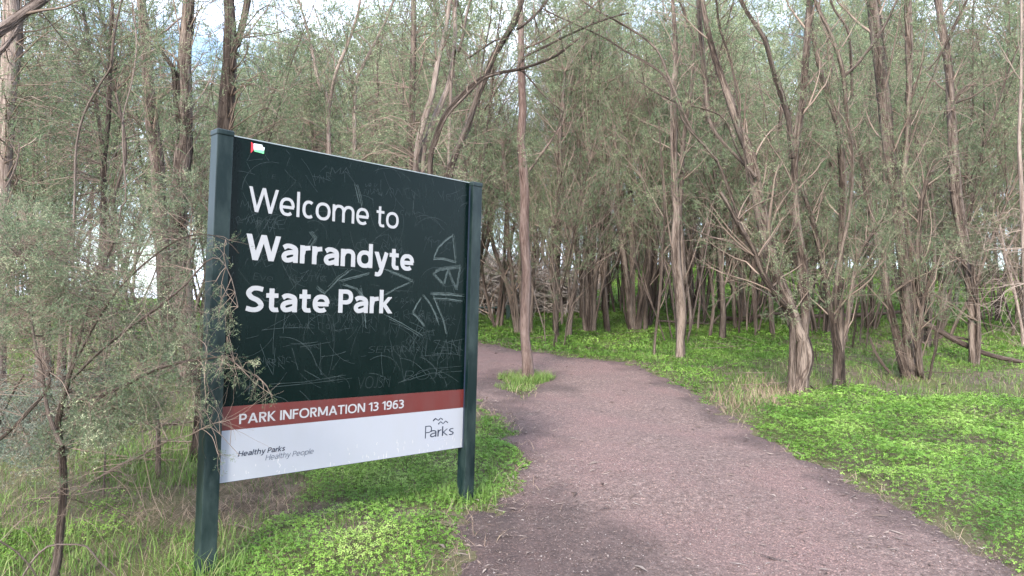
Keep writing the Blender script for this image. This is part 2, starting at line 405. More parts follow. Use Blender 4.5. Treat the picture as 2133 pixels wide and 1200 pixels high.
# the path colour darkens along its edges and in a patch at the near left
px_, py_ = gnd(1060, 1130)[:2]
near_left_dark = sst(1.15, 0.3, np.hypot((X - px_) * 0.8, Y - py_ + 0.25) + (fbm(X * 1.9, Y * 1.9, 67, 3) - 0.5) * 1.0)
tint = np.clip(edge * 0.62 + near_left_dark * 0.70, 0, 0.80) * (0.55 + 0.6 * fbm(X * 7, Y * 7, 71, 2))
keep = (dp > -0.12)[Q].any(axis=1)
used = np.unique(Q[keep]); remap = np.full(len(X), -1); remap[used] = np.arange(len(used))
link('path', mesh_np('path', np.stack([X, Y, Z], -1)[used], None, remap[Q[keep]], {'tint': np.clip(tint, 0, 1)[used]}, smooth=True), PATHM, kind='structure')

# ------------------------------------------------------------------ the sign
EX = np.array([math.cos(0.7884), math.sin(0.7884), 0.0]); EZ = np.array([0, 0, 1.0]); EN = np.array([math.sin(0.7884), -math.cos(0.7884), 0.0])
SO = np.array([-1.5751, 4.0, 0.5328]); PW, PH, REC, POST = 1.7651, 1.9267, 0.042, 0.090

def on_sign(u, v, n=0.0):
    """where the line of sight through a pixel meets the plane n in front of the panel's face: (s, t) on the panel"""
    d = ray(u, v); o = SO + EN * n; k = ((o - CPOS) @ EN) / (d @ EN); p = CPOS + d * k - o
    return p @ EX, p @ EZ

sign = thing('park_sign', 'large dark green park welcome sign with scratched panel on two square posts beside the path', 'sign', SO * [1, 1, 0])
sign.matrix_world = Matrix(((EX[0], EN[0], 0, SO[0]), (EX[1], EN[1], 0, SO[1]), (0, 0, 1, SO[2]), (0, 0, 0, 1)))   # local x along, y towards the viewer, z up

def paint(name, col, rough=0.4, dirt=0.25, spec=0.5, var=0.15):
    m, t, nw, lk, out = mat(name)
    tcn = nw('ShaderNodeTexCoord')
    mp = nw('ShaderNodeMapping'); mp.inputs['Scale'].default_value = (1.0, 1.0, 0.35); lk(tcn.outputs['Object'], mp.inputs['Vector'])
    n1 = nw('ShaderNodeTexNoise'); n1.inputs['Scale'].default_value = 7; n1.inputs['Detail'].default_value = 7; n1.inputs['Roughness'].default_value = 0.7; lk(mp.outputs['Vector'], n1.inputs['Vector'])
    r_ = ramp(nw, [(0.42, (0, 0, 0)), (0.75, (1, 1, 1))]); lk(n1.outputs['Fac'], r_.inputs['Fac'])
    fm = nw('ShaderNodeMath'); fm.operation = 'MULTIPLY'; fm.inputs[1].default_value = dirt; lk(r_.outputs['Color'], fm.inputs[0])
    x = nw('ShaderNodeMixRGB'); x.inputs['Color1'].default_value = (*col, 1); x.inputs['Color2'].default_value = (0.20, 0.19, 0.16, 1) if sum(col) > 0.6 else (0.06, 0.085, 0.082, 1)
    lk(fm.outputs[0], x.inputs['Fac'])
    pb = nw('ShaderNodeBsdfPrincipled'); pb.inputs['Specular IOR Level'].default_value = spec
    mr = nw('ShaderNodeMapRange'); mr.inputs['To Min'].default_value = rough - var; mr.inputs['To Max'].default_value = rough + var; lk(n1.outputs['Fac'], mr.inputs['Value'])
    lk(mr.outputs['Result'], pb.inputs['Roughness']); lk(x.outputs['Color'], pb.inputs['Base Color']); lk(pb.outputs['BSDF'], out.inputs['Surface'])
    return m
GREEN = paint('dark_green_enamel', (0.0003, 0.0044, 0.0040), 0.27, 0.03, 0.15, 0.06)
POSTM = paint('post_green_paint', (0.0020, 0.0082, 0.0088), 0.36, 0.38, 0.28)
RED = paint('red_band_paint', (0.078, 0.011, 0.009), 0.4, 0.12)
WHITE = paint('white_band_paint', (0.235, 0.25, 0.285), 0.4, 0.12)
LETTER = paint('white_letter_film', (0.245, 0.25, 0.265), 0.45, 0.08)
INK = paint('dark_letter_film', (0.012, 0.018, 0.035), 0.4, 0.0)
INK_PALE = paint('faded_letter_film', (0.30, 0.33, 0.40), 0.5, 0.1)
INK_MID = paint('grey_letter_film', (0.045, 0.055, 0.08), 0.5, 0.1)
SCR = paint('scratched_paint', (0.016, 0.027, 0.028), 0.6, 0.3)
SCR_F = paint('faint_scratched_paint', (0.008, 0.016, 0.017), 0.5, 0.3)
SRED = paint('sticker_red', (0.55, 0.02, 0.03), 0.4, 0.05); SWHITE = paint('sticker_white', (0.72, 0.76, 0.85), 0.4, 0.05); SGREEN = paint('sticker_green', (0.13, 0.50, 0.22), 0.4, 0.05)

def box_np(x0, x1, y0, y1, z0, z1, bev=0.0):
    import bmesh
    bm = bmesh.new(); bmesh.ops.create_cube(bm, size=1.0)
    for v in bm.verts: v.co = ((x0 + x1) / 2 + v.co.x * (x1 - x0), (y0 + y1) / 2 + v.co.y * (y1 - y0), (z0 + z1) / 2 + v.co.z * (z1 - z0))
    if bev: bmesh.ops.bevel(bm, geom=bm.edges[:], offset=bev, segments=2, affect='EDGES', profile=0.5)
    me = bpy.data.meshes.new('box'); bm.to_mesh(me); bm.free(); return me

sL = on_sign(458, 1008, REC)[0]                            # inner front edge of the left post
tTL = on_sign(466, 277, REC)[1]; tTR = on_sign(996, 386, REC)[1]
link('panel', box_np(sL - 0.05, PW - 0.001, -0.018, 0.0, 0.0, PH, 0.002), GREEN, sign)
s0, _ = on_sign(462, 850); tA = (on_sign(463, 849.5)[1] + on_sign(968, 809.5)[1]) / 2; tB = (on_sign(462.5, 900)[1] + on_sign(967.5, 846.7)[1]) / 2
link('red_band', box_np(sL - 0.049, PW - 0.002, -0.0005, 0.0012, tB, tA), RED, sign)
link('white_band', box_np(sL - 0.049, PW - 0.002, -0.0005, 0.0010, 0.003, tB - 0.0005), WHITE, sign)
link('panel_edge_trim', box_np(sL - 0.049, PW - 0.002, -0.021, 0.0030, PH, PH + 0.006, 0.001), paint('worn_edge_metal', (0.20, 0.24, 0.26), 0.35, 0.4), sign)
for (a, b, top, cx) in ((sL - POST, sL, tTL, 425), (PW + 0.0, PW + POST, tTR, 975)):
    p0 = SO + EX * (a + POST / 2)
    zb = float(gz(p0[0], p0[1])) - SO[2] - 0.25
    po = link('post', box_np(a, b, REC - POST, REC, zb, top, 0.004), POSTM, sign)
    link('post_cap', box_np(a - 0.004, b + 0.004, REC - POST - 0.004, REC + 0.004, top - 0.012, top + 0.022, 0.007), POSTM, po)
link('slot_shade_strip', box_np(PW - 0.0005, PW + 0.0015, -0.03, 0.012, 0.0, PH), INK, sign)  # shade on the right post's inner side, drawn as a strip in letter ink

def arc(cx, cy, rx, ry, a0, a1, k=18, e=0.88):
    t = np.radians(np.linspace(a0, a1, k)); c, s = np.cos(t), np.sin(t)
    return [(cx + rx * math.copysign(abs(a) ** e, a), cy + ry * math.copysign(abs(b) ** e, b)) for a, b in zip(c, s)]
def spl(pts, k=8):
    return [tuple(p[:2]) for p in smooth_path([(x, y, 0, 1.0) for x, y in pts], 0.04)]

def glyph(ch, w):
    """own sans-serif letter shapes: list of ('S', centre line) or ('D', slanted bar with level ends); cap height 1. Returns strokes, width"""
    X = 0.735; h = w / 2; g = 0.36 * w; B = w - 0.12                         # X x-height, B how bold
    S = lambda *p: ('S', list(p)); C = lambda l: ('S', l); D = lambda x0, y0, x1, y1, q=1.0: ('D', x0, y0, x1, y1, w * q)
    v = w * 0.42
    if ch == 'l': return [S((h, 0), (h, 1.05))], w
    if ch in 'oO':
        W_, H_ = ((0.76 + B * 0.9, X) if ch == 'o' else (1.02 + B * 0.5, 1.0))
        return [C(arc(W_ / 2, H_ / 2, W_ / 2 - h, H_ / 2 + 0.012 - v, 0, 360, 40))], W_
    if ch == 'e':
        W_ = 0.71 + B * 0.9
        return [C(arc(W_ / 2, X / 2, W_ / 2 - h, X / 2 + 0.012 - v, 0, 312, 34)), S((h, X * 0.475), (W_ - h * 0.4, X * 0.475))], W_
    if ch == 'c':
        W_ = 0.60 + B * 0.6; return [C(arc(W_ / 2 + 0.06, X / 2, W_ / 2 + 0.02 - h, X / 2 + 0.012 - v, 52, 308, 30))], W_
    if ch == 'a':
        W_ = 0.65 + B * 0.9; r = W_ - h
        return [C(spl([(0.09, X - v - 0.07), (W_ * 0.30, X - v + 0.005), (W_ * 0.52, X + 0.01 - v), (r - 0.05, X - v - 0.06), (r, X * 0.66), (r, 0.28), (r, 0.0)])),
                C(spl([(r, X * 0.575), (W_ * 0.52, X * 0.55), (h + 0.06, X * 0.45), (h, 0.21), (h + 0.075, v + 0.015), (W_ * 0.42, v), (r - 0.08, v + 0.075), (r, 0.24)]))], W_
    if ch in 'nmh':
        W_ = 0.66 + B * 0.8; o = [S((h, 0), (h, X if ch != 'h' else 1.05))]
        def arch(x0, Wd): return C([(x0 + h, X * 0.62)] + arc(x0 + h + (Wd - w) / 2 + 0.02, X * 0.62, (Wd - w) / 2 - 0.02, X * 0.38 - v + 0.012, 165, 0, 14) + [(x0 + Wd - h, 0)])
        o.append(arch(0, W_))
        if ch == 'm': o.append(arch(W_ - w - 0.0, W_)); return o, 2 * W_ - w
        return o, W_
    if ch == 'r':
        W_ = 0.40 + B * 0.7; return [S((h, 0), (h, X)), C(spl([(h + 0.01, X * 0.52), (h + 0.08, X * 0.80), (W_ * 0.72, X - v - 0.012), (W_, X - v + 0.004)]))], W_
    if ch == 't':
        W_ = 0.46 + B * 0.7; x = 0.13 + h
        return [C([(x, 0.93), (x, 0.6)] + spl([(x, 0.3), (x, 0.20), (x + 0.06, v + 0.012), (W_ - 0.07, v - 0.008), (W_, v + 0.005)])), S((0, X - v * 0.95), (W_ - 0.01, X - v * 0.95))], W_
    if ch in 'dp':
        W_ = 0.74 + B * 0.8; r = W_ - h
        if ch == 'd': return [S((r, 0), (r, 1.05)), C(arc(W_ / 2 + 0.0, X / 2, W_ / 2 - h, X / 2 + 0.012 - v, 0, 360, 36))], W_
        return [S((h, -0.30), (h, X)), C(arc(W_ / 2, X / 2, W_ / 2 - h, X / 2 + 0.012 - v, 0, 360, 36))], W_
    if ch == 'y':
        W_ = 0.70 + B * 0.9; m = W_ * 0.5
        return [D(h * 1.1, X, m + h * 0.1, 0.02, 1.08), ('S', spl([(W_ - h * 1.1, X), (m + 0.03, 0.02), (m - 0.05, -0.17), (m - 0.15, -0.27 + v * 0.2), (0.06, -0.28 + v * 0.4)]))], W_
    if ch == 'W':
        W_ = 1.36 + B * 1.0; q = 1.06; a, b, c = W_ * 0.27, W_ * 0.5, W_ * 0.73
        return [D(h * q, 1, a, 0, q), D(a, 0, b, 1, q * 0.97), D(b, 1, c, 0, q), D(c, 0, W_ - h * q, 1, q * 0.97)], W_
    if ch == 'S':
        W_ = 0.66 + B * 0.9
        return [C(spl([(W_ - 0.05, 1 - v - 0.035), (W_ * 0.62, 1.012 - v), (W_ * 0.34, 0.985 - v), (h, 0.74), (W_ * 0.30, 0.565), (W_ * 0.66, 0.44), (W_ - h, 0.26), (W_ * 0.68, v + 0.02), (W_ * 0.38, v - 0.012), (0.02, v + 0.045)]))], W_
    if ch == 's':
        W_ = 0.52 + B * 0.8
        return [C(spl([(W_ - 0.05, X - v - 0.02), (W_ * 0.62, X + .01 - v), (W_ * 0.34, X - 0.015 - v), (h, X * 0.74), (W_ * 0.34, X * 0.56), (W_ * 0.66, X * 0.44), (W_ - h, X * 0.26), (W_ * 0.66, v + 0.01), (W_ * 0.38, v - 0.01), (0.02, v + 0.03)]))], W_
    if ch in 'PR':
        W_ = 0.66 + B * 0.7; y0 = 0.46 if ch == 'P' else 0.50; yt = 1 - v; yb = y0 - v * 0.1
        o = [S((h, 0 if True else 0), (h, 1.0)), C([(h, yt), (W_ * 0.5, yt)] + arc(W_ * 0.5, (yt + yb) / 2, W_ * 0.5 - h, (yt - yb) / 2, 85, -85, 14) + [(W_ * 0.5, yb), (h, yb)])]
        if ch == 'R': o.append(D(W_ * 0.46, yb, W_ - h * 0.9, 0, 1.15)); W_ += 0.03
        return o, W_
    if ch in 'kK':
        X2 = X if ch == 'k' else 1.0; W_ = (0.62 if ch == 'k' else 0.72) + B * 1.0
        return [S((h, 0), (h, 1.05 if ch == 'k' else 1.0)), D(w * 1.2, X2 * 0.54, W_ - h * 1.3, X2, 1.12), D(w * 1.2, X2 * 0.54, W_ - h * 1.1, 0, 1.2)], W_
    if ch == 'A': W_ = 0.92 + B * 0.8; return [D(h * 1.05, 0, W_ / 2, 1, 1.08), D(W_ - h * 1.05, 0, W_ / 2, 1, 1.08), S((W_ * 0.24, 0.31), (W_ * 0.76, 0.31))], W_
    if ch == 'I': return [S((h, 0), (h, 1))], w
    if ch == 'N': W_ = 0.84 + B * 0.8; return [S((h, 0), (h, 1)), S((W_ - h, 0), (W_ - h, 1)), D(h * 1.25, 1, W_ - h * 1.25, 0, 1.25)], W_
    if ch == 'M': W_ = 1.02 + B * 0.9; return [S((h, 0), (h, 1)), S((W_ - h, 0), (W_ - h, 1)), D(h * 1.2, 1, W_ / 2, 0.12, 1.15), D(W_ - h * 1.2, 1, W_ / 2, 0.12, 1.15)], W_
    if ch == 'F': W_ = 0.56 + B * 0.6; return [S((h, 0), (h, 1)), S((h, 1 - v), (W_, 1 - v)), S((h, 0.52), (W_ * 0.92, 0.52))], W_
    if ch == 'T': W_ = 0.74 + B * 0.6; return [S((W_ / 2, 0), (W_ / 2, 1)), S((0, 1 - v), (W_, 1 - v))], W_
    if ch == 'H': W_ = 0.82 + B * 0.6; return [S((h, 0), (h, 1)), S((W_ - h, 0), (W_ - h, 1)), S((h, 0.53), (W_ - h, 0.53))], W_
    if ch == 'E': return glyph('F', w)[0] + [S((h, v), (0.58, v))], 0.58
    if ch == 'L': return [S((h, 0), (h, 1)), S((h, v), (0.52, v))], 0.52
    if ch == 'U': return [C([(h, 1), (h, 0.35), (0.14, 0.08), (0.38, 0.02), (0.6, 0.1), (0.72, 0.35), (0.72, 1)])], 0.76
    if ch == 'J': return [C([(0.4, 1), (0.4, 0.2), (0.25, 0.02), (0.0, 0.06)])], 0.44
    if ch == 'B': return glyph('P', w)[0] + [C([(h, 0.46), (0.45, 0.46), (0.66, 0.3), (0.6, 0.08), (0.4, v), (h, v)])], 0.7
    if ch == 'Z': return [S((0, 0.97), (0.6, 0.97)), D(0.58, 0.97, 0.02, 0.02), S((0, 0.03), (0.62, 0.03))], 0.62
    if ch == 'v': return [D(h, X, 0.3, 0), D(0.6, X, 0.3, 0)], 0.62
    if ch == 'V': W_ = 0.86; return [D(h, 1, W_ / 2, 0), D(W_ - h, 1, W_ / 2, 0)], W_
    if ch == 'C': W_ = 0.8; return [C(arc(W_ / 2 + 0.05, 0.5, W_ / 2 - h, 0.51 - v, 48, 312, 30))], W_
    if ch == '1': W_ = 0.42 + B * 0.5; return [S((W_ - h, 0), (W_ - h, 1)), ('D', W_ - h * 1.3, 0.97, h * 0.7, 0.76, w * 1.4)], W_
    if ch == '3': W_ = 0.62 + B * 0.7; return [C(spl([(0.05, 1 - v - 0.03), (W_ * 0.45, 1.01 - v), (W_ - h - 0.04, 0.86 - v * 0.2), (W_ - h - 0.05, 0.66), (W_ * 0.36, 0.525)])), C(spl([(W_ * 0.36, 0.525), (W_ - h - 0.05, 0.44), (W_ - h, 0.26), (W_ - h - 0.1, v + 0.05), (W_ * 0.42, v - 0.01), (0.02, v + 0.035)]))], W_
    if ch in '69':
        W_ = 0.66 + B * 0.7
        o = [arc(W_ / 2, 0.33, W_ / 2 - h, 0.34 - v, 0, 360, 30), spl([(h, 0.33), (h + 0.02, 0.62), (h + 0.14, 0.87), (W_ * 0.62, 1.0 - v), (W_ - 0.07, 0.985 - v)])]
        if ch == '9': o = [[(W_ - x, 1 - y) for x, y in l] for l in o]
        return [C(l) for l in o], W_
    return [], 0.30

def text_np(body, w, track=0.0):
    V, Q = [], []; x = 0; z = 0.0; words = []
    for i, ch in enumerate(body):
        if ch == ' ': x += 0.34; words.append((len(V), len(Q))); continue
        st, adv = glyph(ch, w); prev = body[i - 1] if i else ' '
        if prev + ch in ('Wa', 'We', 'Pa', 'yt', 'TA', 'AT', 'To', 'ka', 'rk'): x -= 0.045
        for s in st:
            z += 1.0; k = len(V)
            if s[0] == 'D':
                _, x0, y0, x1, y1, q = s; V += [(x + x0 - q / 2, y0, z), (x + x0 + q / 2, y0, z), (x + x1 + q / 2, y1, z), (x + x1 - q / 2, y1, z)]
                Q.append((k, k + 1, k + 2, k + 3) if y1 > y0 else (k + 3, k + 2, k + 1, k))
            else:
                P = np.array(s[1], float); T = unit(np.gradient(P, axis=0))
                if np.hypot(*(P[0] - P[-1])) < 1e-4: T[0] = T[-1] = unit(P[1] - P[-2])
                Nn = np.stack([-T[:, 1], T[:, 0]], -1); ww = (w * (0.84 + 0.16 * np.abs(T[:, 1])))[:, None] * 0.5
                for a, b in zip(P + Nn * ww, P - Nn * ww): V += [(x + a[0], a[1], z), (x + b[0], b[1], z)]
                for j in range(len(P) - 1): Q.append((k + 2 * j, k + 2 * j + 1, k + 2 * j + 3, k + 2 * j + 2))
        x += adv + 0.135 - w * 0.22 + track
    return np.array(V), Q, words + [(len(V), len(Q))]

def letter(body, left, right, base_l, base_r, top, m, label, w=0.12, shear=0.0, n=0.0022, track=0.0, toph=1.0, name='lettering'):
    """left/right: pixels of the outermost ink; base_l/base_r: two baseline pixels; top: a pixel at height toph x cap height"""
    s_l = on_sign(*left)[0]; s_r = on_sign(*right)[0]
    bl = on_sign(*base_l); br_ = on_sign(*base_r); tp = on_sign(*top)
    slope = (br_[1] - bl[1]) / (br_[0] - bl[0]) if abs(br_[0] - bl[0]) > 1e-3 else 0.0
    ky = (tp[1] - (bl[1] + slope * (tp[0] - bl[0]))) / toph
    V, Q, words = text_np(body, w, track); V[:, 0] += V[:, 1] * shear
    kx = (s_r - s_l) / (V[:, 0].max() - V[:, 0].min())
    o = np.zeros_like(V); o[:, 0] = s_l + (V[:, 0] - V[:, 0].min()) * kx
    o[:, 2] = bl[1] + slope * (o[:, 0] - bl[0]) + V[:, 1] * ky; o[:, 1] = n + V[:, 2] * 1.2e-5
    v0 = q0 = 0; made = []
    for (v1, q1), word in zip(words, body.split(' ')):
        made.append(link(name, mesh_np(name, o[v0:v1], None, np.array(Q[q0:q1]) - v0), m, sign, label=label if len(words) == 1 else f'{label}: {word}')); v0, q0 = v1, q1
        if name == 'scratched_lettering': made[-1]['kind'] = 'stuff'
    return made

def c1(x, y): return (400 + x / 2.5, 240 + y / 2.5)
def c2(x, y): return (400 + x / 2.4, 700 + y / 2.4)
def c6(x, y): return (460 + x / 8.8875, 900 + y / 8.8875)
def c5(x, y): return (860 + x / 13.33, 850 + y / 13.33)
letter('Welcome to', c1(297, 372), c1(1075, 550), c1(335, 505), c1(1000, 584), c1(557, 400), LETTER, 'white regular lettering', 0.148, toph=1.05)
letter('Warrandyte', c1(283, 617), c1(1155, 760), c1(325, 755), c1(1090, 807), c1(940, 672), LETTER, 'bold white word Warrandyte', 0.215, toph=1.05)
letter('State Park', c1(277, 1000), c1(1042, 1032), c1(440, 1025), c1(1020, 1032), c1(775, 907), LETTER, 'bold white lettering', 0.215)
letter('PARK INFORMATION 13 1963', c2(234, 440), c2(1058, 340), c2(240, 440), c2(1045, 361), c2(440, 372), LETTER, 'white lettering on the red band', 0.185)
letter('Healthy Parks', c6(310, 455), c6(1190, 300), c6(380, 448), c6(1140, 350), c6(402, 346), INK, 'bold slanted dark lettering', 0.19, 0.22, n=0.0018)
letter('Healthy People', c6(820, 520), c6(1715, 380), c6(880, 516), c6(1660, 405), c6(905, 412), INK_MID, 'thin slanted grey lettering', 0.115, 0.22, n=0.0018)
letter('arks', c5(472, 740), c5(1132, 640), c5(560, 805), c5(1040, 745), c5(820, 520), INK, 'dark logo letters after the tall initial', 0.125, toph=1.0, n=0.0018)
letter('P', c5(330, 840), c5(525, 560), c5(345, 845), c5(346, 844.8), c5(345, 500), INK, 'tall initial of the logo word', 0.085, n=0.0018)
letter('VICTORIA', c5(555, 900), c5(955, 850), c5(560, 912), c5(950, 855), c5(560, 872), INK_PALE, 'faded small word under the logo', 0.13, track=0.5, n=0.0018)

def strokes(name, lines, width, m, n, label=None, parent=sign, seed=1):
    """flat strokes on the panel's face: lines are lists of (s, t)"""
    V, Qs = [], []; k = 0
    for ln in lines:
        P = np.array(ln, float)
        if len(P) < 2: continue
        T = unit(np.gradient(P, axis=0)); S = np.stack([-T[:, 1], T[:, 0]], -1)
        w = width * (0.6 + 0.8 * rng.random(len(P)))[:, None] * 0.5
        A = P + S * w; B = P - S * w
        for a, b in zip(A, B): V += [(a[0], n, a[1]), (b[0], n, b[1])]
        for i in range(len(P) - 1): Qs.append((k + 2 * i, k + 2 * i + 1, k + 2 * i + 3, k + 2 * i + 2))
        k += 2 * len(P)
        n = n + 1.5e-6
    V = np.array(V); ok = (V[:, 0] > sL + 0.002) & (V[:, 0] < PW - 0.003) & (V[:, 2] > 0.004) & (V[:, 2] < PH - 0.003)
    Qs = np.array(Qs); Qs = Qs[ok[Qs].all(axis=1)]
    o = link(name, mesh_np(name, V, None, Qs), m, parent, kind='stuff')
    if label: o['label'] = label
    return o
zz = [[on_sign(*c5(*p)) for p in l] for l in ([(555, 360), (590, 320), (625, 290), (665, 318), (700, 340), (735, 308), (770, 275), (825, 322)],
                                               [(698, 448), (735, 410), (768, 378), (800, 405), (838, 432), (872, 395), (905, 360), (970, 408)])]
o_ = strokes('logo_ridge_mark', zz, 0.0075, INK, 0.002, 'two dark zigzag ridge lines of the logo'); del o_['kind']

def c8(x, y): return (820 + x / 4.616, 460 + y / 4.616)
def dense(line, k):
    P = np.array(line, float); o = []
    for a, b in zip(P[:-1], P[1:]):
        for t in np.arange(k) / k: o.append(a + (b - a) * t)
    o.append(P[-1]); return np.array(o)
chalky = []
def chalk(pts, conv, k=7, wide=0.010, jit=0.002):
    base = dense([on_sign(*conv(*p)) for p in pts], 6)
    for _ in range(k):
        o = rng.normal(size=2) * wide * 0.5
        l = base + o + rng.normal(size=base.shape) * jit * 0.4
        l = l[rng.integers(0, 3): len(l) - rng.integers(0, 3)]
        chalky.append(l)
for seg in ([(385, 365), (430, 260), (500, 190), (575, 135)], [(572, 140), (585, 270), (600, 410)], [(385, 362), (480, 362), (600, 395)],
            [(375, 500), (440, 465), (520, 455), (640, 440)], [(640, 440), (620, 550), (605, 660)], [(605, 660), (560, 570), (522, 465)], [(522, 465), (500, 550), (485, 620)], [(485, 620), (430, 560), (378, 502)],
            [(355, 700), (520, 705), (680, 722)], [(385, 745), (540, 755), (670, 775)], [(370, 700), (430, 850), (480, 970), (505, 1090)],
            [(280, 712), (350, 800), (400, 900), (435, 1000)], [(270, 725), (215, 810), (180, 885)], [(180, 885), (240, 940), (300, 1020)]): chalk(seg, c8)
for seg in ([(750, 870), (850, 845), (940, 820)], [(1000, 800), (1080, 830), (1150, 862)], [(1150, 862), (1060, 900), (985, 945)], [(690, 925), (760, 850), (830, 800)],
            [(870, 880), (890, 1000), (900, 1110)], [(1000, 1040), (1080, 1080), (1200, 1150)], [(850, 350), (870, 430), (880, 480)], [(640, 890), (690, 930)],
            [(770, 875), (860, 905), (940, 1000)], [(600, 700), (640, 640), (610, 600)]): chalk(seg, c1, 5, 0.012)
strokes('chalky_scratches', chalky, 0.0019, paint('chalky_scratched_paint', (0.042, 0.060, 0.060), 0.6, 0.3), 0.0005, 'pale scratched triangles and arrows')
fine = []
def scrawl(cx, cy, sz, k):
    """an angular hand-scratched letterlike mark"""
    kind = rng.integers(5); a = rng.normal() * 0.25
    sh = [[(0, 0), (0, 1), (0.5, 0.4), (1, 1), (1, 0)], [(0, 1), (0.45, 0), (0.9, 1)], [(0, 0), (0, 1), (0.6, 0.9), (0.6, 0.5), (0, 0.5), (0.7, 0)],
          [(0.8, 1), (0.1, 0.9), (0, 0.5), (0.1, 0.05), (0.8, 0)], [(0, 0), (0.1, 1), (0.9, 0), (0.8, 1)]][kind]
    P = np.array(sh) + rng.normal(size=(len(sh), 2)) * 0.08
    Rm = np.array([[math.cos(a), -math.sin(a)], [math.sin(a), math.cos(a)]])
    return dense((P @ Rm.T) * sz + [cx, cy], 3)
for _ in range(46):
    cx, cy, sz = rng.uniform(sL + 0.05, PW - 0.25), rng.uniform(tA + 0.06, PH - 0.12), rng.uniform(0.025, 0.075)
    for k in range(rng.integers(2, 6)): fine.append(scrawl(cx + k * sz * 1.15, cy + rng.normal() * 0.006, sz * rng.uniform(0.8, 1.1), k))
for _ in range(170):
    p = np.array([rng.uniform(sL, PW), rng.uniform(tA + 0.01, PH)]); a = rng.uniform(0, math.pi); c = rng.normal() * 2.0; Ls = rng.uniform(0.04, 0.42) * rng.random()+0.03
    t = np.linspace(0, 1, 9); ang = a + c * t * Ls * 2
    fine.append(p + np.cumsum(np.stack([np.cos(ang), np.sin(ang)], -1) * Ls / 8, axis=0))
strokes('fine_scratches', fine, 0.0016, SCR_F, 0.0003, 'faint fine scratches all over the dark panel')
low = []
for _ in range(30):
    p = np.array([rng.uniform(sL + 0.1, PW - 0.15), rng.uniform(tA + 0.02, tA + 0.50)]); a = rng.choice([rng.normal() * 0.25, math.pi / 2 + rng.normal() * 0.35]); c = rng.normal() * 3
    Ls = rng.uniform(0.08, 0.34); t = np.linspace(0, 1, 10); ang = a + c * t * Ls
    low.append(p + np.cumsum(np.stack([np.cos(ang), np.sin(ang)], -1) * Ls / 9, axis=0))
for pts in ([(390, 240), (560, 230), (770, 195)], [(400, 255), (600, 235), (800, 210)], [(1030, 235), (1180, 165), (1350, 150)], [(1040, 230), (1200, 185), (1350, 175)],
            [(340, 40), (380, 150), (405, 195), (415, 60)], [(500, 60), (530, 170)], [(640, 30), (645, 195)], [(560, 170), (640, 215)], [(740, 110), (700, 170)]):
    low.append(dense([on_sign(*c2(*p)) for p in pts], 5))
strokes('thin_scratches', low, 0.0020, SCR, 0.0008, 'thin pale scratched lines low on the dark panel')
for body, a, b, bl, br_, tp, conv in (('MA', (720, 305), (820, 300), (720, 306), (820, 308), (725, 272), c1), ('Eve', (318, 850), (420, 850), (318, 855), (420, 868), (320, 820), c1),
                                      ('SERPIN', (880, 70), (1095, 60), (880, 84), (1095, 78), (885, 52), c2), ('VOJSN', (830, 240), (990, 230), (830, 262), (990, 255), (835, 205), c2),
                                      ('BOJC', (1060, 200), (1280, 190), (1060, 222), (1280, 208), (1065, 175), c2), ('KHUTTA', (505, 850), (700, 850), (505, 860), (700, 870), (508, 828), c1),
                                      ('E', (415, 320), (440, 320), (415, 330), (440, 333), (415, 308), c1), ('LZANI', (1165, 80), (1345, 60), (1165, 100), (1345, 92), (1170, 20), c2)):
    letter(body, conv(*a), conv(*b), conv(*bl), conv(*br_), conv(*tp), SCR_F, 'hand scratched letters', 0.035, 0.12, n=0.0011, name='scratched_lettering')

def flat(name, pts, m, n, label):
    P = [on_sign(*p) for p in pts]; me = bpy.data.meshes.new(name)
    V = [(s, n, t) for s, t in P] + [(s, n - 0.0006, t) for s, t in P]; k = len(P)
    me.from_pydata(V, [], [tuple(range(k)), tuple(range(2 * k - 1, k - 1, -1))] + [(i, (i + 1) % k, k + (i + 1) % k, k + i) for i in range(k)])
    return me
def c4(x, y): return (480 + x / 7.5, 280 + y / 7.5)
stk = link('sticker', flat('sticker', [c4(362, 143), c4(495, 165), c4(497, 195), c4(530, 205), c4(526, 250), c4(362, 232)], SWHITE, 0.0021, ''), SWHITE, sign, label='small torn red white and green sticker')
link('red_print', flat('red_print', [c4(322, 118), c4(360, 152), c4(357, 246), c4(318, 290)], SRED, 0.0021, ''), SRED, stk)
link('green_print', flat('green_print', [c4(362, 233), c4(526, 251), c4(520, 305), c4(372, 266)], SGREEN, 0.0021, ''), SGREEN, stk)
for k in range(2):
    y0 = 172 + k * 28
    link('printed_line', flat('printed_line', [c4(385, y0), c4(470, y0 + 14), c4(470, y0 + 22), c4(385, y0 + 8)], INK_MID, 0.0026, ''), INK_MID, stk)
mud = []
for _ in range(60):
    a = rng.uniform(0, 1) ** 2; p = np.array([rng.uniform(sL, PW), 0.006 + a * 0.10]); Ls = rng.uniform(0.004, 0.03)
    mud.append(np.array([p, p + [rng.normal() * 0.003, Ls * 0.6], p + [rng.normal() * 0.004, Ls]]))
strokes('dirt_streaks', mud, 0.0035, paint('dried_dirt', (0.36, 0.36, 0.36), 0.8, 0.1), 0.0016, 'dried dirt flecks low on the white band')

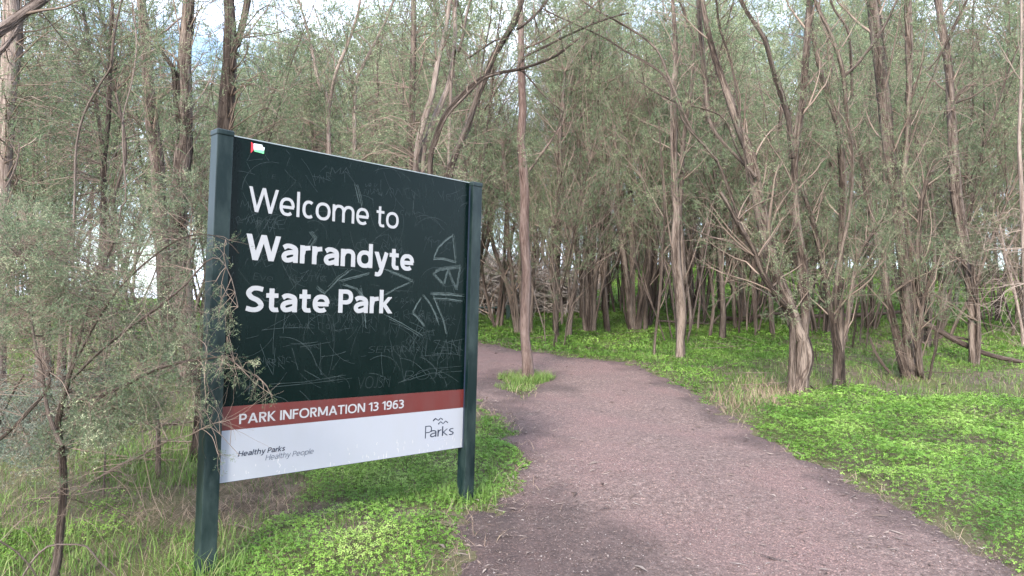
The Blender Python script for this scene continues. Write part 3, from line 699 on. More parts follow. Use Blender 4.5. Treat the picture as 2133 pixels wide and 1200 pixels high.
# ------------------------------------------------------------------ ground cover
def P_(l): return poly_world(l)
Z_CLOVER = P_([(1545, 893), (1590, 858), (1650, 832), (1740, 812), (1830, 826), (1900, 832), (2000, 842), (2133, 846), (2500, 850), (2600, 1400), (2400, 1330), (2133, 1186), (2000, 1108), (1900, 1058), (1800, 1008), (1700, 965), (1640, 934)])
Z_MID = P_([(960, 682), (1100, 672), (1250, 690), (1560, 668), (1720, 690), (1700, 735), (1560, 775), (1545, 830), (1480, 840), (1400, 795), (1330, 762), (1230, 750), (1100, 733), (960, 712)])
Z_VERGE = P_([(1490, 770), (1560, 772), (1640, 782), (1660, 822), (1590, 862), (1540, 895), (1480, 848)])
Z_TIP = P_([(560, 985), (760, 955), (965, 935), (1000, 838), (1060, 880), (1112, 960), (1112, 1005), (1085, 1036), (1040, 1056), (900, 1070), (620, 1050)])
Z_FRONT = P_([(440, 1260), (450, 1170), (560, 1085), (760, 1065), (900, 1062), (975, 1080), (950, 1130), (930, 1230), (880, 1380), (430, 1400)])
Z_STRAWL = P_([(455, 1015), (560, 990), (640, 1000), (600, 1060), (520, 1095), (455, 1130), (300, 1110), (255, 1080), (330, 1040)])
Z_LEFT = P_([(-400, 1040), (60, 1010), (200, 1060), (300, 1120), (400, 1130), (440, 1180), (420, 1400), (-600, 1500)])
Z_BACKL = P_([(180, 930), (400, 925), (420, 1000), (300, 1040), (200, 1030)])

def densities(x, y):
    """cover strengths at ground points: clover-like herb, green grass, straw"""
    n1 = fbm(x * 1.3, y * 1.3, 101, 3); n2 = fbm(x * 0.55 + 5, y * 0.55, 103, 3); n3 = fbm(x * 3.1, y * 3.1, 107, 2)
    def inz(z, s=0.15): return sst(-s, s, sdist(z, x, y) + (n3 - 0.5) * 0.5)
    cl = inz(Z_CLOVER); md = inz(Z_MID, 0.4); tp = inz(Z_TIP); fr = inz(Z_FRONT); sl = inz(Z_STRAWL); bl = inz(Z_BACKL, 0.3); vg = inz(Z_VERGE)
    far = sst(11, 16, y); lf = inz(Z_LEFT, 0.4)
    wild = np.clip((n1 - 0.45) * 3.2, 0, 1)
    herb = np.maximum.reduce([cl * (0.92 + 0.3 * (n3 - 0.4)), md * (0.45 + 0.8 * n1), tp * np.clip(0.35 + n1, 0, 1), fr * sst(0.36, 0.50, n1 + 0.08), lf * sst(0.46, 0.56, n1), np.clip(0.25 + 0.9 * wild, 0, 0.9) * far])
    grass = np.maximum.reduce([0.42 * np.clip(n2 * 1.7 - 0.2, 0.12, 1), md * 0.5, tp * 0.8, bl * 1.0, fr * 0.55 * (1 - sst(0.40, 0.50, n1)), vg * 0.7, 0.25 + 0.5 * (n2 > 0.5) * far])
    grass = np.maximum(grass, lf * 0.75) * (1 - cl * 0.6) * (1 - sl * 0.6)
    straw = np.maximum.reduce([sl * 1.6, 0.35 * sst(-0.35, -0.05, on_path(x, y)) * (y < 14), vg * 0.7, 0.22 * np.clip(1.6 - 2.5 * n2, 0.15, 1) + 0 * x, (1 - n1) * 0.35 * (1 - cl)]) * (1 - cl) * (1 - md * 0.8) * (1 - fr * 0.5) * (1 - tp * 0.6)
    herb = herb * (1 - sl) * (1 - vg * 0.8)
    return herb, grass, straw, cl

def scatter(y0, y1, per_m2, r, extra=0.7, xlo=None, xhi=None):
    xl = lambda y: -0.74 * y - extra; xr = lambda y: 0.74 * y + extra
    area = (y1 - y0) * 0.74 * (y0 + y1) + 2 * extra * (y1 - y0); n = int(area * per_m2)
    y = r.uniform(y0, y1, n * 2); keep = r.random(n * 2) < (0.74 * y + extra) / (0.74 * y1 + extra); y = y[keep][:n]
    x = r.uniform(-1, 1, len(y)) * (0.74 * y + extra)
    return x, y

r1 = np.random.default_rng(21)
HB = []   # herb leaflets
def herb_leaves(x, y, h, size, r, full):
    n = len(x); z = gz(x, y)
    yaw = r.uniform(0, 2 * math.pi, n); tilt = r.normal(size=(n, 2)) * 0.38
    tint = np.clip(0.45 + (fbm(x * 2.3, y * 2.3, 131, 3) - 0.5) * 1.3 + (fbm(x * 0.5, y * 0.5, 133, 2) - 0.5) * 0.6 + r.normal(size=n) * 0.12, 0, 1)
    nrm = unit(np.stack([tilt[:, 0], tilt[:, 1], np.ones(n)], -1))
    c = np.stack([x, y, z + h], -1)
    V, T = [], []
    for k in range(3 if full else 2):
        a = yaw + k * 2 * math.pi / (3 if full else 2)
        d = np.stack([np.cos(a), np.sin(a), np.zeros(n)], -1); d = unit(d - nrm * (d * nrm).sum(-1, keepdims=True)); s = np.cross(nrm, d)
        S = size[:, None]
        V.append(np.stack([c, c + d * S * 0.62 + s * S * 0.36 + nrm * S * 0.12, c + d * S * 1.0 - nrm * S * 0.10, c + d * S * 0.62 - s * S * 0.36 + nrm * S * 0.12], 1).reshape(-1, 3))
        T.append(np.repeat(tint, 4))
    HB.append((np.concatenate(V), np.concatenate(T)))

GB = {'grass': [], 'straw': []}
def blades(kind, x, y, length, width, r, flat_=0.0, base=None):
    n = len(x); z = gz(x, y) - 0.01
    a = r.uniform(0, 2 * math.pi, n); lean = np.clip(np.abs(r.normal(size=n)) * 0.45 + flat_, 0, 1.45)
    d = np.stack([np.cos(a) * np.sin(lean), np.sin(a) * np.sin(lean), np.cos(lean)], -1)
    hd = np.stack([np.cos(a), np.sin(a), np.zeros(n)], -1); sd_ = np.stack([-np.sin(a), np.cos(a), np.zeros(n)], -1)
    a2 = r.uniform(0, 2 * math.pi, n); sd_ = unit(sd_ + 0.6 * np.stack([np.cos(a2), np.sin(a2), 0 * a2], -1))
    p0 = np.stack([x, y, z], -1); Lh = length[:, None]; w = width[:, None]
    p1 = p0 + d * Lh * 0.55; p2 = p1 + unit(d + hd * 0.55 - np.array([0, 0, 0.25])) * Lh * 0.45
    p2[:, 2] = np.maximum(p2[:, 2], z + 0.012)
    V = np.stack([p0 - sd_ * w * 0.5, p0 + sd_ * w * 0.5, p1 + sd_ * w * 0.4, p1 - sd_ * w * 0.4, p2], 1).reshape(-1, 3)
    b = 0.38 if kind == 'grass' else 0.5
    if base is not None: b = base
    t = np.clip(b + (fbm(x * 0.9, y * 0.9, 141, 3) - 0.5) * 0.7 + r.normal(size=n) * 0.16, 0, 1)
    GB[kind].append((V, np.repeat(t, 5)))

for (y0, y1, hd_, gd, sdn, sz, full) in ((1.6, 3.6, 3200, 1100, 1100, 0.0145, True), (3.6, 6.0, 3900, 1700, 1500, 0.0140, True), (6.0, 9.0, 2500, 1300, 1000, 0.018, True),
                                   (9.0, 14.0, 850, 620, 300, 0.032, False), (14.0, 22.0, 330, 300, 130, 0.05, False), (22.0, 40.0, 130, 90, 36, 0.095, False), (40, 80, 40, 20, 10, 0.19, False)):
    x, y = scatter(y0, y1, hd_, r1); he, ga, st_, cl = densities(x, y); op = on_path(x, y)
    k = (r1.random(len(x)) < he) & (op < 0.03 - 0.10 * r1.random(len(x)))
    xk, yk = x[k], y[k]; clk = cl[k]; dk = np.clip(-op[k] / 0.35, 0.12, 1)
    hh = (0.035 + 0.11 * clk + 0.03 * he[k]) * (0.25 + 1.3 * fbm(xk * 2.1, yk * 2.1, 151, 3)) * dk * r1.uniform(0.55, 1.05, len(xk)) * (1 + 0.03 * np.maximum(yk - 9, 0))
    herb_leaves(xk, yk, hh, sz * r1.uniform(0.6, 1.25, len(xk)), r1, full)
    x, y = scatter(y0, y1, gd, r1); he, ga, st_, cl = densities(x, y); op = on_path(x, y)
    tuft = sst(0.35, 0.6, fbm(x * 5, y * 5, 161, 2))
    k = (r1.random(len(x)) < ga * (0.35 + 0.9 * tuft)) & (op < 0.14 * r1.random(len(x)) ** 2)
    far_w = max(0.0035, 0.00065 * (y0 + y1) / 2)
    blades('grass', x[k], y[k], r1.uniform(0.05, 0.17, k.sum()) * np.clip(-op[k] / 0.3, 0.3, 1.0) * (1 + 0.02 * y0), np.full(k.sum(), far_w) * r1.uniform(0.7, 1.4, k.sum()), r1, 0.1)
    x, y = scatter(y0, y1, sdn, r1); he, ga, st_, cl = densities(x, y); op = on_path(x, y)
    k = (r1.random(len(x)) < st_) & (op < 0.30 * r1.random(len(x)) ** 2)
    blades('straw', x[k], y[k], r1.uniform(0.06, 0.22, k.sum()), np.full(k.sum(), far_w * 0.8), r1, 0.75)
# long grass at the feet of the posts, round the lone trunk and along the verge
def tuft_at(c, n, rad, ln, wd=0.0045, kind='grass', base=None, fl=0.1):
    a = r1.uniform(0, 2 * math.pi, n); q = rad * np.sqrt(r1.random(n)); x = c[0] + q * np.cos(a); y = c[1] + q * np.sin(a)
    blades(kind, x, y, ln * r1.uniform(0.5, 1.2, n), np.full(n, wd), r1, fl, base)
tuft_at(gnd(425, 1195), 160, 0.22, 0.22, 0.005, base=0.5); tuft_at(gnd(975, 1048), 220, 0.22, 0.17, 0.005, base=0.35)
tuft_at(gnd(1097, 792), 1500, 0.42, 0.16, 0.006, base=0.42); tuft_at(gnd(1075, 808), 500, 0.3, 0.09, 0.006, base=0.5)
for u, v in ((1575, 850), (1600, 810), (1540, 840), (1625, 830), (1660, 835)): tuft_at(gnd(u, v), 130, 0.45, 0.26, 0.005, 'straw', 0.4, 0.1)
for u, v in ((1663, 832), (1747, 814), (1890, 792), (1915, 820), (1415, 752), (1317, 696), (1338, 694), (1228, 696), (1186, 706), (1160, 707), (1080, 700), (1040, 688), (2028, 764), (1479, 706), (1362, 746), (1575, 690), (1532, 688)):
    tuft_at(gnd(u, v), 60, 0.45, 0.22, 0.005, 'straw', 0.4, 0.8); tuft_at(gnd(u, v), 110, 0.28, 0.14, 0.006, base=0.45)
for u, v in ((120, 1180), (60, 1140), (250, 980), (330, 960), (380, 1000), (360, 1150)): tuft_at(gnd(u, v), 170, 0.35, 0.22, 0.0045, base=0.5)
V = np.concatenate([a for a, _ in HB]); T = np.concatenate([b for _, b in HB])
link('green_herb_cover', mesh_np('green_herb_cover', V, None, np.arange(len(V)).reshape(-1, 4), {'tint': T}), CLOVER, kind='stuff',
     label='bright green low herb carpet on both sides of the path', category='ground cover')
for kind, nm, mt, lb in (('grass', 'grass', GRASS, 'green grass growing between the trees and under the sign'), ('straw', 'dry_grass', STRAW, 'dry brown grass and straw lying between the green patches')):
    V = np.concatenate([a for a, _ in GB[kind]]); T = np.concatenate([b for _, b in GB[kind]]); n = len(V) // 5; i = np.arange(n)[:, None] * 5
    link(nm, mesh_np(nm, V, i + np.array([[3, 2, 4]]), i + np.array([[0, 1, 2, 3]]), {'tint': T}), mt, kind='stuff', label=lb, category=nm.replace('_', ' '))

# litter on the path: bark flakes, gum leaves, grit
r2 = np.random.default_rng(5)
def flakes(name, n, y0, y1, lo, hi, asp, cond, m, label, cat, thick=0.0):
    x, y = scatter(y0, y1, n, r2); op = on_path(x, y); k = r2.random(len(x)) < cond(x, y, op); x, y = x[k], y[k]; n = len(x)
    a = r2.uniform(0, 2 * math.pi, n); Ls = r2.uniform(lo, hi, n) * (0.5 + r2.random(n) ** 3); w = Ls * asp * r2.uniform(0.5, 1.5, n)
    d = np.stack([np.cos(a), np.sin(a), r2.normal(size=n) * 0.12], -1); s = np.stack([-np.sin(a), np.cos(a), r2.normal(size=n) * 0.25], -1)
    c = np.stack([x, y, gz(x, y) + 0.022 + r2.uniform(0, 0.006, n)], -1); Lc = Ls[:, None]; wc = w[:, None]; bend = s * (Ls * r2.normal(size=n) * 0.25)[:, None]; up = np.array([0, 0, 1.0]) * (w * 0.3)[:, None]
    V = np.stack([c - d * Lc * 0.5 + bend * 0.5, c - s * wc * 0.5 + up, c + s * wc * 0.5 + up, c + d * Lc * 0.5 + bend * 0.5], 1).reshape(-1, 3)
    i = np.arange(n)[:, None] * 4; t = np.clip(r2.random(n) * 0.8 + 0.2 * r2.random(n), 0, 1)
    link(name, mesh_np(name, V, np.concatenate([i + [[0, 1, 2]], i + [[1, 3, 2]]]), None, {'tint': np.repeat(t, 4)}), m, kind='stuff', label=label, category=cat)
LITTER = leaf_mat('bark_flake', [(0.0, (0.05, 0.035, 0.03)), (0.45, (0.12, 0.088, 0.076)), (0.8, (0.20, 0.160, 0.142)), (1.0, (0.32, 0.28, 0.25))], 0.05, 0.8, 0.2)
edge_c = lambda x, y, op: np.where(op > -0.15, 0.45 + 0.55 * sst(0.9, 0.0, op + (fbm(x * 1.5, y * 1.5, 77) - 0.5) * 1.2), 0.05)
flakes('leaf_litter', 800, 1.6, 6.5, 0.015, 0.05, 0.18, edge_c, LITTER, 'pale bark flakes and dry leaves scattered on the path', 'litter')
flakes('bark_shreds', 45, 1.6, 8, 0.05, 0.13, 0.10, edge_c, LITTER, 'longer pale strips of bark lying along the path edges', 'litter')
flakes('path_litter', 130, 6.5, 15, 0.02, 0.07, 0.2, edge_c, LITTER, 'small pale flakes on the far bend of the path', 'litter')
x, y = scatter(1.6, 6.5, 1500, r2); op = on_path(x, y); k = (op > 0) & (r2.random(len(x)) < 0.35 + 0.65 * fbm(x * 1.2, y * 1.2, 91)); x, y = x[k], y[k]; n = len(x)
sz = r2.uniform(0.0022, 0.0062, n)[:, None]; c = np.stack([x, y, gz(x, y) + 0.019], -1)
oc = np.array([(1, 0, 0), (0, 1, 0), (-1, 0, 0), (0, -1, 0), (0, 0, 0.8)], float)
V = (c[:, None] + (oc[None] * sz[..., None]) * r2.uniform(0.7, 1.3, (n, 5, 3))).reshape(-1, 3); i = np.arange(n)[:, None] * 5
GRIT = leaf_mat('path_grit', [(0.0, (0.06, 0.04, 0.04)), (0.5, (0.12, 0.085, 0.08)), (0.85, (0.20, 0.16, 0.15)), (1.0, (0.33, 0.29, 0.275))], 0.0, 0.85, 0.2)
link('gravel', mesh_np('gravel', V, np.concatenate([i + [[0, 1, 4]], i + [[1, 2, 4]], i + [[2, 3, 4]], i + [[3, 0, 4]]]), None, {'tint': np.repeat(np.clip(r2.normal(size=n) * 0.25 + 0.5, 0, 1), 5)}), GRIT,
     kind='stuff', label='fine reddish gravel grains on the path', category='gravel')
print('GROUND DONE', sum(len(m.polygons) for m in bpy.data.meshes))
# ------------------------------------------------------------------ trees
def px_stem(pts, Y, dY=0.0, root=True, step=0.18):
    """a stem through picture points (u, v, width px) standing Y metres off; dY leans it away. Returns smoothed [x y z r]"""
    o = []; n = len(pts)
    for i, (u, v, w) in enumerate(pts):
        y = Y + dY * i / max(n - 1, 1); p = at(u, v, y); o.append([*p, 0.385 * w * y / F])
    if root:
        b = list(o[0]); b[2] = float(gz(b[0], b[1])) - 0.12; b[3] *= 1.45; o = [b] + o
        if o[1][2] < gz(o[1][0], o[1][1]) + 0.03: o[1][2] = float(gz(o[1][0], o[1][1])) + 0.05
    return smooth_path(o, step)

def shreds(r, tb, S, n, ln):
    """loose strips of bark hanging on a trunk"""
    m = len(S); T = unit(np.gradient(S[:, :3], axis=0))
    for _ in range(n):
        i = r.integers(1, m - 1); a = r.uniform(0, 2 * math.pi); rad = S[i, 3]
        o = np.array([math.cos(a), math.sin(a), 0]); p = S[i, :3] + o * rad * 0.95; k = 5; L_ = ln * r.uniform(0.4, 1.3)
        pts = [p + T[i] * (t - 0.5) * L_ + o * rad * (0.12 + 0.9 * (t - 0.5) ** 2 * r.uniform(0, 1.6)) + r.normal(size=3) * 0.004 for t in np.linspace(0, 1, k)]
        tb.add(pts, np.array([0.2, 0.8, 1, 0.8, 0.2]) * rad * r.uniform(0.05, 0.13) + 0.001, 3, seed=r.integers(50))

def fill(r, tb, lv, nodes, g, poly, n, Y, dY, length, nl, ls, tint=0.45, tr=0.0016, leafless=False, down=0.0, spread=0.13, gate=0):
    """foliage sprays spread through a region of the view, each growing on a thin twig from the nearest branch"""
    poly = np.array(poly, float); lo_, hi_ = poly.min(0), poly.max(0); k = 0; q = 0
    while k < n and q < n * 20:
        q += 1; uv = lo_ + (hi_ - lo_) * r.random(2)
        if not inside(poly, uv[0:1], uv[1:2])[0]: continue
        yy_ = Y + r.uniform(-dY, dY)
        if gate and fbm(uv[0] / gate + 31, uv[1] / gate + yy_ * 2.0, 7, 2) < 0.50: continue
        k += 1; c = at(uv[0], uv[1], yy_) - g
        i = np.argmin(((nodes - c) ** 2).sum(1) + 0.3 * np.abs(r.normal(size=len(nodes))) * 0.2); b = nodes[i]; dd = c - b; dist = np.linalg.norm(dd)
        mid = (b + c) / 2 + r.normal(size=3) * 0.09 * dist + [0, 0, 0.10 * dist]
        P = smooth_path([[*b, 1], [*mid, 1], [*c, 1]], max(dist / 7, 0.03))[:, :3]
        tb.add(P, np.linspace(tr * (1.2 + 2.2 * min(dist, 1.2)), tr, len(P)), 3, seed=r.integers(50))
        d = unit(unit(dd) * 0.8 + r.normal(size=3) * 0.5 + [0, 0, -down])
        if leafless:
            for _ in range(4):
                w_, _x = wander(r, P[r.integers(len(P) // 2, len(P))], d + r.normal(size=3) * 0.5, length * r.uniform(.5, 1.3), 5, 0.16, -0.02); tb.add(w_, np.linspace(tr, tr * 0.4, 6), 3, seed=r.integers(50))
        else:
            tn = np.clip(tint + r.normal() * 0.24, 0, 1)
            for _ in range(3):
                spray(r, tb, lv, P[-1 - r.integers(0, max(1, len(P) // 3))], unit(d + r.normal(size=3) * 0.45), length * r.uniform(0.6, 1.2), nl // 3, ls, tn, tr * 0.7, -0.03 - down * 0.1, spread=spread)

def hero(label, base, stems, Y=None, bark=None, seed=0, crown=14, lo=0.45, blen=1.3, ls=0.035, nl=34, twigs=5, leafy=0.8, group=None, name='tree', cat='tree', sides=9,
         dYs=None, shred=0, top=3, bare=8, limbs=(), tw=0.45, leaf=None, rough=0.30, extra_top=True, fills=(), dfill=(), twig=None):
    r = np.random.default_rng(1000 + seed); bark = bark or BARK
    if Y is None: Y = gnd(*base)[1]
    g = gnd(*base) if base else at(stems[0][0][0], stems[0][0][1], Y)
    g = np.array([g[0], g[1], float(gz(g[0], g[1]))])
    root = thing(name, label, cat, g, group)
    tb = Tubes(); lv = Leaves(); n = len(stems); nodes = []; nl = int(nl * 2.7); ls = ls * 0.85
    def part(nm, S, k):
        t = Tubes(); P = S[:, :3] - g; t.add(P, S[:, 3], sides, rough=rough, seed=seed * 3 + k)
        if shred: shreds(r, t, np.column_stack([P, S[:, 3]]), shred, 0.35)
        link(nm, t.mesh(nm), bark, root)
    for k, st in enumerate(stems):
        S = px_stem(st, Y, (dYs[k] if dYs else r.normal() * 0.25 if n > 1 else 0.0))
        if extra_top and st[-1][1] < 30:                    # the stem goes on above the picture
            d = unit(S[-1, :3] - S[-4, :3]); p = S[-1, :3]; q, _ = wander(r, p, d + np.array([0, 0, .3]), 1.8, 8, 0.08, 0.05)
            S = np.vstack([S, np.column_stack([q[1:], np.linspace(S[-1, 3], S[-1, 3] * 0.3, 9)[1:]])])
        part('trunk' if n == 1 else 'stem', S, k)
        P = S[:, :3] - g; nodes.append(P[len(P) // 4:])
        sprout(r, tb, lv, P, S[:, 3], crown, lo, 1.0, blen, ls, nl, leafy, twigs, tw=tw)
        if bare: sprout(r, tb, lv, P, S[:, 3], max(2, int(bare * 0.7)), 0.25, 0.8, blen * 1.25, ls, nl, 0.0, 3, tw=tw, ang=0.38, brad=0.16, minr=0.003, up=0.035)
    for k, (st, y0, dy) in enumerate(limbs):
        S = px_stem(st, y0 or Y, dy, root=False, step=0.10); part('branch', S, 40 + k); nodes.append(S[:, :3] - g)
        sprout(r, tb, lv, S[:, :3] - g, S[:, 3], max(2, crown // 3), 0.5, 1.0, blen * 0.5, ls, nl, leafy, 3, tw=tw * 0.8)
    nodes = np.concatenate(nodes)
    for poly, m in fills: fill(r, tb, lv, nodes, g, poly, int(m * (0.72 if poly[0][0] > 1080 else 1.4)), Y, 0.9, 0.34, int(nl * 1.5), ls, 0.5, 0.0022)
    for poly, m in dfill: fill(r, tb, lv, nodes, g, poly, m, Y, 0.5, 0.45, 0, 0, 0.5, 0.0022, True)
    link('crown', crown_mesh('crown', tb, lv, r), [twig or TWIG, leaf or LEAF], root)
    return root

# the lone trunk standing in the path
hero('slim lone pinkish trunk rising from a grass tuft in the path', (1099, 790),
     [[(1099, 786, 37), (1098, 755, 31), (1093, 705, 27), (1092, 672, 29), (1094, 620, 27), (1096, 560, 27), (1091, 490, 28), (1093, 420, 25), (1088, 340, 25), (1084, 290, 22), (1089, 230, 22), (1086, 160, 19), (1085, 60, 17), (1083, -40, 15)]],
     bark=bark_mat('pinkish_bark', [(0.37, (0.030, 0.019, 0.016)), (0.48, (0.110, 0.074, 0.064)), (0.64, (0.22, 0.165, 0.146))], 5.5, 1.0, 0.8), fills=[([(1110, -20), (1240, -20), (1240, 150), (1110, 150)], 24)], seed=1, crown=5, lo=0.7, blen=1.0, bare=3, shred=14, ls=0.03,
     limbs=[([(1102, 355, 5), (1120, 330, 4), (1150, 290, 4), (1165, 268, 4), (1172, 258, 3), (1176, 235, 3), (1172, 215, 2)], None, -0.2), ([(1095, 100, 7), (1130, 85, 6), (1170, 60, 5), (1215, 30, 4), (1260, -10, 3)], None, 0.3)])
# the arching one left of it
hero('leaning brown trunk arching right above the sign and over the path', (905, 700),
     [[(905, 700, 26), (915, 560, 24), (925, 430, 22), (938, 350, 19), (958, 300, 18), (978, 250, 17), (993, 205, 17), (1012, 160, 17), (1030, 115, 17), (1052, 80, 17), (1072, 45, 15), (1088, 0, 14), (1100, -60, 12)]],
     Y=8.2, fills=[([(900, -20), (1180, -20), (1180, 130), (900, 130)], 30), ([(890, 250), (1010, 250), (1010, 420), (890, 420)], 24)], seed=2, crown=6, lo=0.75, bare=4, shred=24, ls=0.026, nl=40, blen=0.9,
     limbs=[([(898, 400, 14), (896, 350, 15), (900, 310, 14), (915, 265, 13), (935, 228, 12), (965, 195, 12), (1000, 165, 12), (1040, 152, 10), (1080, 145, 9), (1120, 132, 8), (1160, 115, 7), (1185, 95, 6), (1203, 82, 5)], 7.8, 0.2),
            ([(900, 320, 6), (930, 245, 6), (975, 195, 7), (1010, 162, 7), (1040, 153, 6)], 7.7, 0.2),
            ([(1075, 147, 6), (1092, 120, 6), (1130, 100, 6), (1180, 75, 5), (1230, 52, 5), (1275, 36, 4), (1310, 28, 3)], 8.0, 0.3),
            ([(1066, 144, 4), (1090, 150, 4), (1120, 185, 3), (1150, 215, 3), (1172, 232, 3), (1168, 250, 2), (1150, 292, 2), (1120, 335, 2), (1102, 360, 2)], 8.0, 0.0),
            ([(1078, 60, 8), (1100, 45, 7), (1125, 20, 6), (1150, -15, 5)], 8.2, 0.2),
            ([(980, 118, 3), (1000, 105, 3), (1030, 85, 4), (1050, 82, 4)], 8.2, 0)])
# trees right of the path, near row
hero('stout twisted trunk with kinked foot and broken stub, just behind the herb patch', (1663, 828),
     [[(1663, 824, 52), (1668, 795, 44), (1679, 765, 38), (1684, 740, 36), (1672, 705, 38), (1655, 670, 38), (1640, 630, 38), (1622, 585, 36), (1609, 545, 36), (1597, 490, 34), (1585, 440, 32), (1574, 385, 30), (1567, 335, 27), (1548, 285, 24), (1530, 235, 21), (1507, 170, 17), (1490, 120, 14), (1472, 50, 12), (1460, -20, 10)],
      [(1672, 720, 26), (1678, 660, 24), (1676, 600, 24), (1672, 540, 24), (1660, 470, 22), (1656, 400, 20), (1655, 330, 18), (1662, 270, 19), (1671, 215, 19), (1678, 120, 18), (1684, 40, 17), (1688, -30, 15)],
      [(1650, 665, 16), (1632, 635, 16), (1606, 600, 15), (1585, 560, 15), (1568, 515, 13), (1545, 480, 12), (1525, 440, 11), (1500, 400, 9)]],
     fills=[([(1440, -20), (1720, -20), (1720, 330), (1440, 330)], 70), ([(1480, 330), (1720, 330), (1720, 560), (1480, 560)], 34), ([(1590, 560), (1730, 560), (1730, 680), (1590, 680)], 30)], seed=3, crown=13, lo=0.35, shred=34, ls=0.026, nl=44, blen=1.0, bare=10, dYs=[0.2, 0.5, -0.3], sides=12, rough=0.42,
     limbs=[([(1650, 330, 14), (1642, 250, 14), (1630, 205, 14), (1618, 170, 13), (1605, 125, 12), (1592, 80, 12), (1572, 50, 11), (1548, 10, 10), (1535, -30, 9)], None, 0.3),
            ([(1575, 370, 10), (1548, 340, 9), (1500, 290, 9), (1478, 250, 12), (1470, 180, 13), (1462, 100, 14), (1457, 30, 13), (1455, -20, 12)], None, 0.8),
            ([(1545, 470, 8), (1520, 400, 8), (1490, 330, 7), (1430, 262, 7), (1412, 220, 6), (1386, 162, 6), (1345, 130, 6), (1300, 105, 5), (1262, 80, 5), (1220, 60, 4), (1165, 35, 4), (1130, 18, 3)], None, 0.2),
            ([(1495, 335, 6), (1440, 270, 6), (1395, 165, 6), (1365, 100, 6), (1305, 55, 5), (1240, 20, 5), (1200, -10, 4)], None, 0.6),
            ([(1570, 380, 4), (1530, 300, 4), (1500, 240, 4), (1400, 210, 4), (1330, 170, 3)], None, 0.4),
            ([(1560, 400, 5), (1538, 220, 5), (1520, 120, 6), (1500, 60, 5), (1490, -20, 5)], None, -0.3)])
hero('straight dark trunk splitting into upright stems at knee height, next to the kinked trunk', (1747, 812),
     [[(1747, 806, 36), (1747, 770, 30), (1746, 735, 29), (1740, 700, 22), (1733, 660, 17), (1725, 615, 15), (1714, 560, 14), (1702, 500, 13), (1690, 450, 12), (1672, 400, 10), (1655, 350, 8)],
      [(1749, 730, 20), (1750, 690, 18), (1751, 640, 16), (1750, 560, 16), (1752, 480, 17), (1756, 400, 18), (1752, 330, 18), (1748, 270, 18), (1738, 235, 18), (1724, 200, 17), (1712, 160, 15), (1700, 110, 12), (1690, 60, 9)],
      [(1752, 725, 16), (1764, 680, 14), (1770, 630, 13), (1778, 580, 12), (1790, 530, 10), (1815, 490, 9), (1840, 450, 7)],
      [(1750, 715, 10), (1742, 650, 9), (1745, 560, 8), (1770, 440, 7), (1775, 330, 8), (1765, 250, 10), (1757, 160, 12), (1745, 110, 11), (1728, 65, 10), (1705, 20, 9), (1690, -20, 8)]],
     fills=[([(1640, 60), (1860, 60), (1860, 400), (1640, 400)], 60), ([(1660, 400), (1860, 400), (1860, 620), (1660, 620)], 50)], seed=4, crown=11, lo=0.4, shred=10, ls=0.026, nl=42, blen=1.0, bare=9,
     limbs=[([(1756, 160, 8), (1780, 140, 8), (1808, 105, 7), (1830, 75, 7), (1850, 40, 6), (1868, 0, 6)], None, 0.1), ([(1775, 200, 6), (1772, 110, 7), (1765, 60, 7), (1738, 20, 6), (1725, -15, 5)], None, 0.3)])
hero('big clump of shaggy stems rising together, right of the straight dark trunk', (1898, 790),
     [[(1890, 788, 30), (1878, 750, 26), (1868, 705, 22), (1858, 660, 19), (1848, 620, 17), (1842, 560, 16), (1830, 520, 15), (1815, 450, 13), (1800, 380, 11), (1790, 300, 9)],
      [(1896, 785, 34), (1893, 730, 30), (1890, 670, 30), (1885, 600, 30), (1880, 530, 30), (1872, 450, 30), (1862, 380, 30), (1850, 300, 30), (1842, 220, 30), (1834, 150, 31), (1826, 80, 30), (1816, 0, 28)],
      [(1903, 790, 24), (1906, 740, 20), (1907, 680, 19), (1903, 620, 18), (1900, 560, 16), (1893, 500, 15), (1884, 440, 14), (1880, 380, 13), (1888, 300, 13), (1893, 200, 16), (1894, 130, 18), (1892, 60, 18), (1890, -10, 17)],
      [(1910, 770, 16), (1913, 700, 14), (1914, 640, 14), (1912, 560, 13), (1913, 490, 12), (1920, 420, 11), (1935, 360, 9)],
      [(1917, 818, 20), (1916, 780, 15), (1914, 740, 14), (1912, 690, 13), (1925, 620, 11), (1945, 560, 9)]],
     fills=[([(1780, 100), (2050, 100), (2050, 420), (1780, 420)], 80), ([(1820, 440), (2010, 440), (2010, 640), (1820, 640)], 50)], dfill=[([(1820, 560), (1990, 560), (1990, 740), (1820, 740)], 10)], seed=5, crown=10, lo=0.35, shred=26, ls=0.028, nl=42, blen=1.1, bare=8, rough=0.4, limbs=[([(1936, 792, 7), (1940, 765, 6), (1950, 720, 6), (1953, 680, 5), (1965, 640, 4)], None, 0)])
